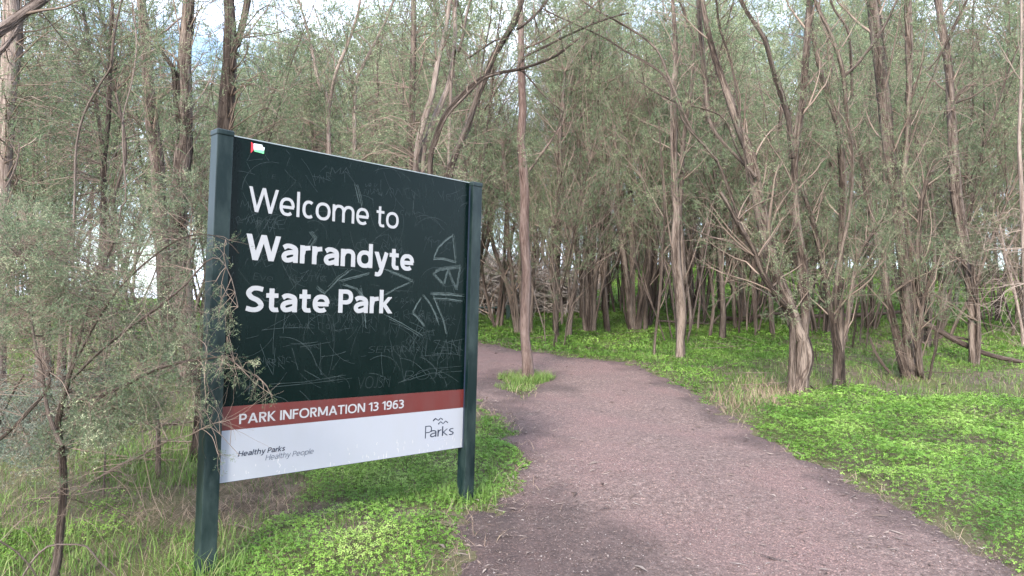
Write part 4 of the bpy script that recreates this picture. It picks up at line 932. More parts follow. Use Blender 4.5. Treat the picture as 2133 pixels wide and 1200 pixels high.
hero('tall reddish trunk with peeling bark near the right edge, behind the fallen limb', (2026, 762),
     [[(2028, 758, 24), (2026, 720, 22), (2026, 680, 22), (2024, 620, 24), (2018, 570, 22), (2010, 530, 22), (2004, 490, 24), (1996, 440, 24), (1990, 390, 26), (1986, 330, 26), (1985, 280, 24), (1981, 220, 20), (1977, 160, 20), (1970, 100, 19), (1960, 40, 18), (1952, -20, 17)],
      [(2034, 758, 14), (2038, 700, 12), (2036, 640, 11), (2030, 580, 10), (2022, 530, 9)]],
     fills=[([(1900, 0), (2133, 0), (2133, 330), (1900, 330)], 80), ([(1930, 330), (2100, 330), (2100, 520), (1930, 520)], 30)], dfill=[([(1960, 560), (2133, 560), (2133, 700), (1960, 700)], 12)], seed=6, crown=11, lo=0.4, shred=36, ls=0.03, nl=42, bare=9, rough=0.45, limbs=[([(1983, 230, 7), (1995, 200, 7), (2012, 180, 6)], None, 0), ([(1930, 150, 6), (1960, 110, 7), (1985, 60, 7), (2005, 20, 6), (2014, 0, 5)], None, -.3)])
hero('slender pale smooth trunk cut by the right edge of the view', (2140, 850),
     [[(2146, 850, 14), (2140, 700, 12), (2134, 560, 11), (2131, 480, 11), (2128, 400, 10), (2124, 330, 10), (2123, 280, 9), (2126, 200, 9), (2128, 100, 8), (2128, 0, 8), (2126, -40, 7)]], dfill=[([(2040, 440), (2140, 440), (2140, 690), (2060, 690)], 34)], twig=TWIG_PALE, seed=7, bark=BARK_PALE, crown=6, ls=0.028, lo=.5,
     bare=14, blen=1.1)
hero('rough fluted trunk standing alone in the bright herbs right of the path bend', (1415, 750),
     [[(1416, 746, 24), (1417, 715, 20), (1419, 690, 22), (1420, 665, 27), (1417, 620, 28), (1412, 580, 26), (1408, 540, 24), (1407, 490, 22), (1409, 440, 20), (1406, 400, 20), (1404, 340, 19), (1405, 280, 18), (1402, 200, 15), (1408, 140, 13), (1405, 60, 11), (1400, -20, 9)],
      [(1420, 700, 14), (1416, 640, 14), (1422, 570, 14), (1421, 510, 13), (1416, 460, 12), (1418, 400, 12), (1421, 330, 12), (1428, 260, 10), (1440, 180, 9), (1445, 90, 8)]],
     fills=[([(1330, -20), (1500, -20), (1500, 420), (1330, 420)], 60), ([(1360, 380), (1480, 380), (1480, 520), (1360, 520)], 12)], seed=8, crown=11, lo=0.4, shred=18, ls=0.034, nl=38, bare=9, rough=0.5)
hero('thin bare leaning sapling stem left of the fluted trunk', (1362, 744),
     [[(1362, 740, 7), (1365, 700, 7), (1371, 650, 8), (1375, 610, 8), (1378, 560, 7), (1382, 500, 6), (1384, 430, 6), (1378, 340, 5), (1372, 250, 4)]], seed=9, crown=5, bare=5, ls=0.034, sides=6,
     limbs=[([(1373, 622, 5), (1385, 600, 5), (1393, 575, 5), (1402, 548, 4)], None, 0)])
hero('forked pair of trunks, left one upright and right one bowing outward', (1322, 692),
     [[(1315, 690, 20), (1312, 660, 19), (1310, 620, 19), (1305, 575, 18), (1299, 530, 17), (1291, 480, 16), (1287, 420, 14), (1285, 350, 12), (1278, 260, 10)],
      [(1320, 690, 18), (1318, 640, 17), (1317, 580, 15), (1316, 500, 15), (1313, 420, 13), (1311, 330, 12), (1305, 250, 10)],
      [(1328, 692, 20), (1332, 660, 18), (1338, 625, 17), (1345, 600, 17), (1350, 570, 15), (1353, 530, 14), (1352, 490, 13), (1346, 440, 12), (1342, 380, 10), (1350, 300, 9)],
      [(1346, 610, 9), (1358, 585, 8), (1365, 550, 8), (1370, 500, 7), (1378, 440, 6)]], fills=[([(1230, -20), (1460, -20), (1460, 260), (1230, 260)], 80), ([(1200, 150), (1400, 150), (1400, 470), (1200, 470)], 60)], seed=10, crown=10, lo=0.45, shred=12, ls=0.036, nl=34, bare=8)
hero('tight bundle of upright stems with flaring foot between two thin trunks', (1228, 694),
     [[(1219, 690, 11), (1215, 640, 11), (1214, 590, 10), (1218, 520, 10), (1216, 450, 9), (1212, 380, 8), (1205, 290, 7)], [(1224, 690, 14), (1224, 620, 12), (1222, 560, 12), (1226, 480, 11), (1229, 400, 10), (1232, 300, 9)],
      [(1230, 690, 12), (1232, 630, 12), (1232, 560, 12), (1238, 500, 11), (1240, 420, 10), (1240, 330, 9)], [(1236, 688, 13), (1238, 640, 12), (1240, 590, 11), (1246, 540, 11), (1256, 480, 10), (1258, 400, 9), (1252, 300, 8)],
      [(1240, 670, 7), (1250, 620, 7), (1262, 560, 8), (1264, 500, 8), (1270, 440, 7)]], fills=[([(1120, 200), (1340, 200), (1340, 500), (1120, 500)], 60)], seed=11, crown=7, lo=0.45, ls=0.036, nl=32, bare=6, shred=6)
hero('thin trunk leaning slightly left, second of two beside the lone path trunk', (1188, 704),
     [[(1184, 702, 15), (1188, 670, 13), (1191, 630, 12), (1198, 590, 12), (1202, 540, 12), (1200, 500, 12), (1203, 450, 11), (1212, 400, 9), (1228, 340, 7)], [(1188, 660, 9), (1186, 610, 9), (1182, 560, 9), (1180, 500, 8), (1176, 440, 8), (1172, 360, 7)]],
     fills=[([(1090, 120), (1260, 120), (1260, 500), (1090, 500)], 50)], seed=12, crown=10, ls=0.036, nl=32)
hero('straight thin trunk nearest the lone path trunk on its right', (1159, 706),
     [[(1160, 704, 12), (1157, 670, 11), (1154, 620, 11), (1152, 570, 11), (1149, 530, 11), (1152, 480, 11), (1158, 440, 12), (1164, 380, 13), (1166, 320, 12), (1166, 270, 11), (1170, 235, 9), (1176, 150, 8)]], fills=[([(1090, -20), (1300, -20), (1300, 320), (1090, 320)], 80)], seed=13, crown=12, ls=0.036, nl=32,
     limbs=[([(1150, 535, 7), (1140, 500, 6), (1120, 465, 5), (1102, 440, 5)], None, 0)])
hero('cluster of leaning stems partly behind the lone path trunk', (1080, 698),
     [[(1076, 696, 13), (1070, 660, 12), (1063, 620, 12), (1055, 590, 11), (1045, 560, 10), (1030, 520, 8), (1015, 470, 7)], [(1080, 698, 12), (1076, 640, 11), (1068, 580, 11), (1060, 520, 11), (1056, 460, 10), (1052, 380, 9), (1046, 300, 8)],
      [(1084, 698, 12), (1086, 630, 11), (1082, 560, 11), (1085, 480, 10), (1092, 400, 9)], [(1106, 668, 9), (1110, 610, 9), (1112, 550, 8), (1116, 490, 7), (1125, 420, 6)]], fills=[([(960, 250), (1130, 250), (1130, 520), (960, 520)], 50)], seed=14, crown=7, ls=0.036, nl=32)
hero('small fan of dark stems by the rail, just right of the sign', (1042, 684),
     [[(1030, 684, 9), (1022, 655, 9), (1015, 620, 8), (1008, 590, 8), (1003, 540, 6)], [(1035, 684, 10), (1040, 640, 10), (1044, 600, 10), (1050, 550, 9), (1052, 490, 8), (1055, 420, 7)],
      [(1044, 684, 11), (1048, 640, 10), (1051, 590, 9), (1060, 530, 9), (1072, 460, 8)]], seed=15, crown=7, ls=0.036, nl=30, bark=BARK_DARK)
hero('large pale thick trunk in the distance with a dark burnt side', (1550, 662), [[(1550, 658, 28), (1547, 630, 26), (1545, 590, 25), (1543, 540, 24), (1541, 490, 23), (1536, 420, 22), (1530, 330, 20), (1520, 240, 16)]], seed=16, bark=BARK_PALE, crown=8, ls=0.06, nl=26,
     blen=2.2, tw=0.8)
hero('straight slim trunk on the left of the pale thick one', (1531, 686), [[(1532, 684, 11), (1529, 640, 11), (1528, 590, 11), (1530, 530, 12), (1530, 470, 11), (1520, 400, 9), (1500, 320, 7)]], seed=17, crown=10, ls=0.04, nl=30)
hero('dark slim trunk on the right of the pale thick one', (1575, 690), [[(1575, 687, 12), (1572, 640, 13), (1570, 590, 13), (1570, 540, 13), (1566, 480, 12), (1556, 400, 10), (1545, 300, 8)]], seed=18, crown=10, ls=0.04, nl=30, bark=BARK_DARK)
hero('thin crooked sapling with a long side limb in mid clearing', (1478, 704), [[(1479, 702, 9), (1483, 670, 9), (1486, 640, 8), (1484, 600, 7), (1478, 560, 7), (1470, 500, 6), (1462, 430, 5)]], fills=[([(1400, 300), (1560, 300), (1560, 560), (1400, 560)], 50)], seed=19, crown=8, ls=0.04, nl=28,
     limbs=[([(1485, 672, 5), (1505, 650, 5), (1520, 625, 5), (1535, 600, 4), (1558, 588, 3)], None, 0.2)])
hero('slim grey trunk between the kinked trunk and the pale thick one', (1608, 700), [[(1610, 700, 14), (1606, 640, 13), (1605, 560, 13), (1612, 480, 12), (1618, 400, 11), (1622, 300, 10), (1630, 200, 9)]], fills=[([(1480, 100), (1720, 100), (1720, 540), (1480, 540)], 80)], seed=20, crown=10, ls=0.04, nl=30)
# left of and behind the sign
hero('tall straight fibrous trunk directly behind the left sign post, forking near the top', None,
     [[(415, 1010, 42), (420, 900, 38), (432, 700, 36), (445, 520, 35), (458, 380, 34), (468, 290, 34), (473, 220, 35), (477, 150, 34), (479, 90, 30), (478, 30, 27), (473, -40, 25)],
      [(482, 150, 16), (490, 110, 17), (500, 70, 17), (510, 30, 16), (520, -30, 15)]],
     Y=6.1, fills=[([(380, -20), (640, -20), (640, 250), (380, 250)], 40)], seed=21, crown=5, lo=0.75, shred=40, ls=0.02, nl=50, blen=0.7, bare=3, rough=0.4, sides=14, tw=0.3, dYs=[0, 0.1])
hero('thick shaggy dark trunk left of the sign, its bark hanging in strips', None,
     [[(395, 760, 52), (385, 650, 48), (378, 540, 44), (372, 450, 42), (378, 380, 38), (382, 320, 38), (386, 250, 36), (383, 180, 36), (385, 110, 30), (390, 40, 26), (395, -30, 24)]],
     Y=9.6, fills=[([(280, -20), (480, -20), (480, 300), (280, 300)], 40), ([(300, 340), (450, 340), (450, 520), (300, 520)], 36)], seed=22, crown=12, lo=0.5, shred=60, ls=0.03, nl=40, bark=BARK, rough=0.5, sides=14,
     limbs=[([(372, 260, 10), (366, 200, 11), (362, 150, 11), (352, 130, 9), (330, 100, 7)], None, -0.2)])
hero('dark ragged trunk leaning left, second from the sign on its left', None,
     [[(350, 760, 36), (345, 640, 34), (340, 540, 32), (334, 460, 32), (330, 400, 30), (326, 340, 30), (318, 260, 28), (310, 190, 27), (306, 120, 24), (300, 50, 22), (292, -20, 20)]], Y=10.4, fills=[([(200, -20), (420, -20), (420, 420), (200, 420)], 60)], seed=23, crown=13, shred=36, ls=0.032, nl=38,
     bark=BARK_DARK, rough=0.5, sides=12)
hero('pair of thin dark stems that cross in front of the blue gap in the trees', None,
     [[(215, 760, 18), (214, 640, 16), (213, 520, 15), (216, 420, 14), (217, 330, 13), (226, 240, 13), (228, 150, 12), (232, 60, 11), (236, -30, 10)],
      [(218, 560, 10), (214, 420, 10), (212, 310, 10), (205, 250, 9), (196, 180, 9), (190, 130, 9), (182, 70, 8), (170, 0, 8)],
      [(218, 620, 9), (225, 500, 9), (240, 400, 8), (262, 330, 8), (255, 250, 7), (240, 190, 6)]], Y=7.4, fills=[([(60, -20), (330, -20), (330, 170), (60, 170)], 40), ([(20, 150), (180, 150), (180, 260), (20, 260)], 24), ([(20, 280), (160, 280), (160, 420), (20, 420)], 30)], seed=24, crown=9, ls=0.026, nl=42, bark=BARK_DARK, sides=7, blen=0.8)
hero('pale bare vine-like stem winding up the left side of the view', None,
     [[(150, 640, 7), (152, 520, 6), (156, 400, 6), (157, 330, 6), (165, 270, 6), (185, 215, 6), (215, 165, 6), (232, 138, 6), (236, 90, 6), (244, 40, 5), (258, -20, 5)],
      [(240, 500, 4), (262, 420, 4), (258, 340, 4), (255, 260, 4), (262, 218, 4), (275, 170, 4), (284, 110, 4), (283, 60, 4), (278, 20, 3), (270, -20, 3)]], Y=5.2, seed=25, bark=BARK_PALE, crown=2, bare=2, ls=0.02, sides=6, blen=0.4, rough=0.15,
     limbs=[([(12, 390, 4), (28, 360, 5), (38, 325, 4), (40, 298, 3)], 4.6, 0)])
hero('grey fissured trunk at the far left edge of the view', None,
     [[(-20, 900, 60), (-14, 700, 54), (-8, 540, 48), (0, 440, 42), (8, 340, 38), (14, 260, 38), (18, 180, 40), (22, 100, 42), (24, 40, 42), (20, -40, 38)]], Y=6.6, fills=[([(-30, -20), (180, -20), (180, 330), (-30, 330)], 60)], seed=26, crown=5, lo=.7, shred=30, ls=0.022, nl=50, bark=BARK_PALE, rough=0.45,
     sides=14, blen=.8, bare=4,
     limbs=[([(-60, 100, 34), (-20, 78, 32), (20, 48, 26), (60, 20, 24), (100, -10, 20), (150, -50, 16)], 3.6, 0.3), ([(-40, 150, 14), (0, 108, 12), (20, 85, 12), (34, 62, 10), (50, 30, 8)], 4.4, 0.2)])
hero('blackish leaning trunk just right of the grey edge trunk', None,
     [[(92, 760, 40), (84, 640, 38), (72, 540, 36), (58, 460, 36), (45, 380, 34), (36, 300, 30), (30, 220, 24)], [(96, 640, 20), (110, 500, 18), (112, 430, 16), (98, 400, 12)], [(130, 700, 22), (118, 500, 20), (98, 430, 16), (85, 380, 12), (75, 320, 10)]],
     Y=8.2, seed=27, crown=12, lo=0.4, shred=20, ls=0.03, nl=44, bark=BARK_DARK)
hero('straight thin trunk seen above the sign, left of the leaning pair', None, [[(856, 700, 24), (857, 500, 22), (857, 300, 20), (858, 220, 19), (860, 150, 18), (862, 80, 17), (862, -30, 15)]], Y=11, fills=[([(720, -20), (980, -20), (980, 330), (720, 330)], 60)], seed=28, crown=11, ls=0.034, nl=34, shred=14)
hero('close pair of pale trunks leaning right above the sign panel', None,
     [[(862, 700, 22), (864, 500, 20), (868, 330, 18), (876, 280, 18), (890, 230, 17), (902, 190, 14), (912, 130, 13), (922, 90, 13), (932, 40, 12), (942, -30, 10)],
      [(872, 600, 20), (880, 330, 16), (890, 290, 16), (908, 240, 16), (930, 190, 14), (942, 140, 12), (948, 80, 12), (948, 20, 11), (955, -30, 10)],
      [(940, 170, 8), (955, 110, 8), (965, 70, 8), (972, 30, 7), (985, -20, 6)]], Y=9.8, fills=[([(700, 250), (960, 250), (960, 400), (700, 400)], 40), ([(820, -20), (1060, -20), (1060, 300), (820, 300)], 30)], seed=29, bark=BARK_PALE, crown=6, lo=.6, ls=0.03, nl=36, shred=10, bare=4)
hero('wide-forked slender tree in the bright gap above the middle of the sign', None,
     [[(690, 640, 18), (688, 400, 14), (684, 250, 12), (690, 200, 10), (700, 150, 9), (725, 90, 8), (745, 30, 7), (755, -30, 6)], [(684, 240, 9), (668, 190, 8), (655, 130, 8), (640, 60, 6), (620, -10, 5)],
      [(735, 640, 16), (738, 300, 12), (740, 180, 10), (755, 140, 9), (775, 100, 8), (800, 50, 7), (820, 0, 6)]], Y=13.5, fills=[([(540, -20), (860, -20), (860, 330), (540, 330)], 66), ([(500, -20), (850, -20), (850, 120), (500, 120)], 20), ([(500, 200), (860, 200), (860, 330), (500, 330)], 36)], seed=30, crown=12, lo=.4, ls=0.042, nl=34, bark=BARK_PALE)

# ---- the wood behind: a few built kinds, copied
def wood_kind(seed, H, nst, leafsize, nl, rad, spreadx, bark, leaf, crown, bare, lo, blen, tw, leafy=0.85, sides=6, twigs=5, wob=0.055):
    """meshes of one kind of tree, about H tall, its foot at the origin"""
    r = np.random.default_rng(seed); tb = Tubes(); tr = Tubes(); lv = Leaves(); nl = int(nl * (2.0 if leafsize < 0.06 else 2.8)); crown = int(crown * 1.55); bare = int(bare * 0.9)
    for k in range(nst):
        a = r.uniform(0, 2 * math.pi); o = np.array([math.cos(a), math.sin(a), 0]) * (0.12 if nst > 1 else 0)
        d = unit(np.array([math.cos(a) * spreadx, math.sin(a) * spreadx, 1.0])); hh = H * r.uniform(0.7, 1.05)
        pts, _ = wander(r, o + [0, 0, -0.5], d, hh + 0.5, 16, wob, 0.035)
        R0 = rad * 0.56 * r.uniform(0.7, 1.15); R = R0 * (1 - np.linspace(0, 1, 17) * 0.78); R[0] *= 1.3
        tr.add(pts, R, sides, rough=0.25, seed=seed + k)
        if r.random() < 0.7:                                # a strong fork
            i = r.integers(5, 10); fp, _ = wander(r, pts[i], unit(pts[i + 1] - pts[i]) + r.normal(size=3) * [0.3, 0.3, 0], hh * 0.45, 9, 0.07, 0.03)
            fr = R[i] * 0.75 * (1 - np.linspace(0, 1, 10) * 0.75); tr.add(fp, fr, sides, rough=0.2, seed=seed + k + 9)
            sprout(r, tb, lv, fp, fr, crown // 2, 0.15, 1, blen, leafsize, nl, leafy, twigs, tw=tw, minr=0.005)
        sprout(r, tb, lv, pts, R, crown, lo, 1.0, blen, leafsize, nl, leafy, twigs, tw=tw, minr=0.005)
        sprout(r, tb, lv, pts, R, bare, 0.22, 0.8, blen * 1.2, leafsize, nl, 0.0, 3, tw=tw, ang=0.36, brad=0.18, minr=0.004, up=0.035)
    m1 = tr.mesh('trunk'); m1.materials.append(bark)
    m2 = crown_mesh('crown', tb, lv, r); m2.materials.append(TWIG); m2.materials.append(leaf)
    return m1, m2
B_, P_B, D_ = BARK, BARK_PALE, BARK_DARK
KINDS = {
 'near': [wood_kind(201, 7.5, 3, 0.045, 26, 0.075, 0.20, B_, LEAF, 16, 10, 0.42, 1.3, 0.5), wood_kind(202, 8.5, 1, 0.045, 28, 0.10, 0.06, B_, LEAF, 34, 14, 0.40, 1.5, 0.5),
          wood_kind(203, 7.0, 5, 0.045, 24, 0.055, 0.26, D_, LEAF, 10, 8, 0.45, 1.2, 0.5), wood_kind(204, 8.0, 2, 0.045, 28, 0.085, 0.14, P_B, LEAF, 20, 12, 0.42, 1.4, 0.5),
          wood_kind(205, 6.0, 4, 0.045, 26, 0.045, 0.24, B_, LEAF, 12, 9, 0.34, 1.1, 0.5, wob=0.08),
          wood_kind(206, 7.0, 8, 0.045, 22, 0.050, 0.17, D_, LEAF, 8, 7, 0.46, 1.1, 0.5, wob=0.075), wood_kind(207, 7.5, 7, 0.045, 22, 0.060, 0.18, B_, LEAF, 8, 8, 0.45, 1.2, 0.5, wob=0.07)],
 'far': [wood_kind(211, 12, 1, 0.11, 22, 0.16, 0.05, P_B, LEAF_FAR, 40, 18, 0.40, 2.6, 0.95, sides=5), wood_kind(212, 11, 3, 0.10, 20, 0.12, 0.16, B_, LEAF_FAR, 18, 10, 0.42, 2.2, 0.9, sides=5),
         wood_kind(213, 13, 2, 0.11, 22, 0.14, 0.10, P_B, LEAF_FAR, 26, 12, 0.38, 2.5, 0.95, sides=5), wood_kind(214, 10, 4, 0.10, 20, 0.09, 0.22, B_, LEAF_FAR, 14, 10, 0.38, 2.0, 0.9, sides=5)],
}
def wood_tree(kind, i, x, y, s, label, group, rz):
    m1, m2 = KINDS[kind][i]
    t = thing('tree', label, 'tree', (x, y, float(gz(x, y))), group); t.rotation_euler = (r3.normal() * 0.05, r3.normal() * 0.05, rz); t.scale = (s, s, s * r3.uniform(0.9, 1.15))
    link('trunk', m1, None, t); link('crown', m2, None, t); return t
r3 = np.random.default_rng(77); placed = []
def try_place(u, y, md):
    x = at(u, 640, y)[0]
    if sdist(PATH, np.array([x]), np.array([y]))[0] > -0.6: return None
    for a, b in placed:
        if (a - x) ** 2 + (b - y) ** 2 < md * md: return None
    placed.append((x, y)); return x
LAND = [(-200, 'grey left edge trunk'), (70, 'blackish leaning trunk'), (220, 'crossing dark stems'), (375, 'shaggy trunk'), (470, 'forking post trunk'), (690, 'wide-forked tree'), (857, 'straight thin trunk'),
        (950, 'arching trunk'), (1095, 'lone path trunk'), (1159, 'first thin trunk'), (1228, 'tight stem bundle'), (1320, 'forked pair'), (1412, 'fluted trunk'), (1478, 'crooked sapling'), (1545, 'pale thick trunk'),
        (1650, 'kinked trunk'), (1748, 'split trunk'), (1890, 'big stem clump'), (2020, 'reddish trunk'), (2130, 'pale edge trunk')]
PENDING = []
def queue_label(o, desc, u, y):
    k = min(range(len(LAND)), key=lambda i: abs(LAND[i][0] - u)); lu, ln = LAND[k]
    side = 'behind' if abs(u - lu) < 22 else 'right of' if u > lu else 'left of'
    depth = 'close' if y < 18 else 'mid-wood' if y < 26 else 'deep' if y < 40 else 'far' if y < 58 else 'farthest'
    PENDING.append((o, f'{depth} {desc}', f'{side} the {ln}', y))
def settle_labels():
    by = {}
    for p in PENDING: by.setdefault((p[1], p[2]), []).append(p)
    for (d, w_), l in by.items():
        l.sort(key=lambda p: p[3])
        for i, p in enumerate(l):
            p[0]['label'] = f'{d} {w_}' if len(l) == 1 else f"{d} {w_}, {('nearest', 'second nearest', 'third nearest', 'fourth nearest', 'fifth nearest', 'sixth nearest', 'seventh nearest', 'eighth nearest')[min(i, 7)]}"
DESC = {'near': ['brown three-stemmed tree', 'brown single-trunk tree', 'dark five-stemmed tree', 'pale twin-trunk tree', 'low brown four-stemmed tree', 'dark many-stemmed clump', 'brown upright many-stemmed clump'],
        'far': ['tall pale single-trunk tree', 'tall brown three-stemmed tree', 'tall pale twin-trunk tree', 'brown four-stemmed tree']}
def zone_label(u, y):
    side = 'behind the sign' if 400 < u < 1010 else 'left of the sign' if u <= 400 else 'right of the path'
    return '', (f'nearer slender trees {side}' if y < 22 else f'trees deep in the wood {side}' if y < 38 else f'distant trees {side}')
def sow(n, u0, u1, y0, y1, kind, s0, s1, md, power=1.0):
    c = 0; k = 0
    while c < n and k < n * 30:
        k += 1; u = r3.uniform(u0, u1); y = y0 + (y1 - y0) * r3.random() ** power; x = try_place(u, y, md)
        if x is None: continue
        lb, gr = zone_label(u, y); ki = r3.integers(len(KINDS[kind])); queue_label(wood_tree(kind, ki, x, y, r3.uniform(s0, s1), lb, gr, r3.uniform(0, 6.28)), DESC[kind][ki], u, y); c += 1
sow(25, 1120, 1500, 14.5, 27, 'near', 0.85, 1.35, 0.9)
sow(36, 1500, 2350, 15.5, 28, 'near', 0.85, 1.35, 1.2)
sow(12, -250, 420, 10, 19, 'near', 0.8, 1.3, 1.0)
sow(12, 430, 1000, 13, 22, 'near', 0.9, 1.3, 1.2)
sow(19, 1080, 2400, 28, 46, 'far', 0.9, 1.35, 2.8)
sow(15, 430, 1000, 21, 44, 'far', 0.8, 1.25, 2.0)
sow(8, -250, 430, 21, 44, 'far', 0.8, 1.15, 2.0)
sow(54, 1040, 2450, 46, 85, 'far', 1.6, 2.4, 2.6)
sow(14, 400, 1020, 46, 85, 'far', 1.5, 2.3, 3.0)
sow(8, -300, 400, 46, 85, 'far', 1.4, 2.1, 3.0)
# understorey deep in the wood closes the view between the trunks
def shrub_kind(seed, H, leaf, ls, n, nl):
    r = np.random.default_rng(seed); tb = Tubes(); lv = Leaves(); tr = Tubes()
    for k in range(7):
        a = r.uniform(0, 6.28); pts, _ = wander(r, [0, 0, -0.2], [math.cos(a) * 0.55, math.sin(a) * 0.55, 1], H * r.uniform(0.6, 1), 10, 0.10, 0.0)
        R = 0.03 * (1 - np.linspace(0, 1, 11) * 0.8); tr.add(pts, R, 5, seed=k); sprout(r, tb, lv, pts, R, n, 0.1, 1, H * 0.35, ls, nl, 0.9, 6, tw=H * 0.16, minr=0.004, up=0.0)
    m1 = tr.mesh('stem'); m1.materials.append(BARK_DARK); m2 = crown_mesh('foliage', tb, lv, r); m2.materials.append(TWIG); m2.materials.append(leaf); return m1, m2
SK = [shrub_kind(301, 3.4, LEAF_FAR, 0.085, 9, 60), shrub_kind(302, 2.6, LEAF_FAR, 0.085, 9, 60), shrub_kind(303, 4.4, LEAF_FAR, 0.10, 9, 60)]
def sow_shrubs(n, u0, u1, y0, y1, s0, s1, md, label, group):
    for _ in range(n):
        for _t in range(20):
            u = r3.uniform(u0, u1); y = r3.uniform(y0, y1); x = at(u, 640, y)[0]
            if all((a - x) ** 2 + (b - y) ** 2 > md * md for a, b in placed): break
        ki = r3.integers(3); placed.append((x, y)); m1, m2 = SK[ki]
        t = thing('shrub', label, 'shrub', (x, y, float(gz(x, y))), group); t.rotation_euler = (0, 0, r3.uniform(0, 6.28)); sc = r3.uniform(s0, s1); t.scale = (sc, sc, sc)
        link('stem', m1, None, t); link('foliage', m2, None, t); queue_label(t, ('mid-sized grey green shrub', 'low rounded grey green shrub', 'tall loose grey green shrub')[ki], u, y)
sow_shrubs(6, 1120, 2350, 40, 50, 0.6, 0.9, 1.6, 'grey green understorey shrub between trunks on the slope right of the path', 'shrubs on the wooded slope')
sow_shrubs(26, 1100, 2450, 62, 84, 1.4, 2.2, 2.8, 'faint distant shrub closing the foot of the wood right of the path', 'distant shrubs right of the path')
sow_shrubs(12, 430, 1010, 17, 30, 0.9, 1.4, 1.5, 'grey green shrub behind the sign', 'shrubs behind the sign')
sow_shrubs(5, -250, 430, 17, 32, 0.5, 0.7, 1.5, 'grey green shrub among the trunks left of the sign', 'shrubs left of the sign')
sow_shrubs(8, 980, 1120, 36, 50, 0.9, 1.2, 1.5, 'grey green shrub beyond the low rail', 'shrubs beyond the rail')

settle_labels()
# ------------------------------------------------------------------ near shrubs at the left
def bush(label, base_uv, Y, limbs, fills, seed, dead=(), leaf=None, ls=0.016, nl=200, name='shrub'):
    r = np.random.default_rng(seed); p = at(*base_uv, Y); g = np.array([p[0], p[1], float(gz(p[0], p[1]))]); root = thing(name, label, 'shrub', g)
    nodes = []; tb = Tubes(); lv = Leaves()
    for k, (pts, y0, dy) in enumerate(limbs):
        S = px_stem(pts, y0 or Y, dy, root=(k == 0), step=0.06); t = Tubes(); P = S[:, :3] - g; t.add(P, S[:, 3], 7, rough=0.3, seed=seed + k)
        link('stem' if k == 0 else 'branch', t.mesh('branch'), BARK if k % 2 == 0 else BARK_PALE, root); nodes.append(P[(len(P) // 3 if k == 0 else 0):])
    nodes = np.concatenate(nodes)
    for poly, m, y, dy, dn in fills: fill(r, tb, lv, nodes, g, poly, m, y, dy, 0.20 if m > 30 else 0.10, nl if m > 30 else nl // 2, ls if m > 30 else ls * 0.75, 0.40, 0.0012, down=dn, spread=0.15, gate=75 if m > 60 else 0)
    for poly, m, y, dy in dead: fill(r, tb, lv, nodes, g, poly, m, y, dy, 0.30, 0, 0, 0.5, 0.0010, True)
    link('foliage', crown_mesh('foliage', tb, lv, r, 0.22), [TWIG, leaf or LEAF_BUSH], root)
bush('fine leaved grey green foreground shrub with sprays over the left sign post', (112, 1230), 3.75,
     [([(108, 1235, 26), (118, 1170, 24), (126, 1090, 22), (132, 1010, 21), (128, 940, 20), (120, 880, 18), (135, 820, 15), (150, 760, 12), (170, 690, 10), (190, 630, 8), (215, 560, 6), (238, 505, 5)], None, 0.1),
      ([(128, 930, 12), (100, 860, 10), (88, 780, 9), (70, 700, 8), (60, 610, 7), (40, 520, 5)], None, 0.2),
      ([(142, 842, 8), (175, 832, 8), (212, 824, 8), (270, 797, 7), (330, 768, 6), (390, 752, 6), (430, 748, 5), (470, 744, 5), (505, 768, 4), (545, 793, 3), (568, 824, 2)], 3.72, -0.25),
      ([(150, 790, 8), (200, 740, 7), (260, 690, 7), (330, 640, 6), (390, 590, 5), (430, 545, 4), (458, 540, 3), (482, 580, 2), (496, 640, 2)], 3.75, -0.30),
      ([(150, 770, 7), (190, 690, 6), (240, 610, 6), (300, 550, 5), (370, 500, 4), (425, 488, 3), (470, 500, 2), (498, 528, 2)], 3.75, -0.25),
      ([(200, 998, 4), (250, 968, 5), (300, 946, 4), (350, 918, 3), (400, 905, 2), (440, 890, 2), (500, 950, 1.5)], 3.7, -0.2),
      ([(-30, 935, 10), (0, 915, 10), (50, 868, 9), (100, 808, 9), (103, 775, 6)], 3.6, 0.0),
      ([(40, 1215, 5), (66, 1170, 5), (100, 1138, 6), (140, 1134, 5), (180, 1138, 5), (205, 1168, 4), (245, 1205, 3)], 3.3, 0.1),
      ([(0, 1128, 5), (35, 1150, 5), (70, 1190, 5), (90, 1230, 4)], 3.3, 0)],
     [([(-60, 470), (60, 430), (200, 500), (330, 470), (405, 480), (415, 620), (400, 850), (250, 900), (100, 880), (-60, 760)], 420, 3.9, 0.45, 0.1),
      ([(-60, 780), (210, 790), (230, 880), (100, 930), (-60, 940)], 80, 3.6, 0.3, 0.0),
      ([(60, 900), (330, 880), (360, 960), (60, 1020)], 26, 3.8, 0.3, 0.1),
      ([(405, 735), (480, 733), (520, 752), (566, 806), (556, 826), (520, 794), (440, 768)], 20, 3.5, 0.06, 0.5),
      ([(425, 485), (480, 500), (490, 535), (460, 545), (430, 530)], 6, 3.5, 0.08, 0.5), ([(440, 560), (480, 600), (490, 700), (455, 720)], 12, 3.5, 0.08, 0.7),
      ([(400, 780), (450, 780), (440, 850), (400, 870)], 8, 3.5, 0.08, 0.5), ([(445, 930), (500, 925), (505, 955), (450, 960)], 2, 3.5, 0.02, 0.2)], 401,
     dead=[([(-40, 480), (420, 480), (440, 900), (-40, 900)], 150, 3.8, 0.4), ([(-20, 880), (400, 880), (380, 1080), (0, 1120)], 34, 3.9, 0.5), ([(410, 840), (480, 870), (470, 920), (410, 900)], 5, 3.5, .05)])
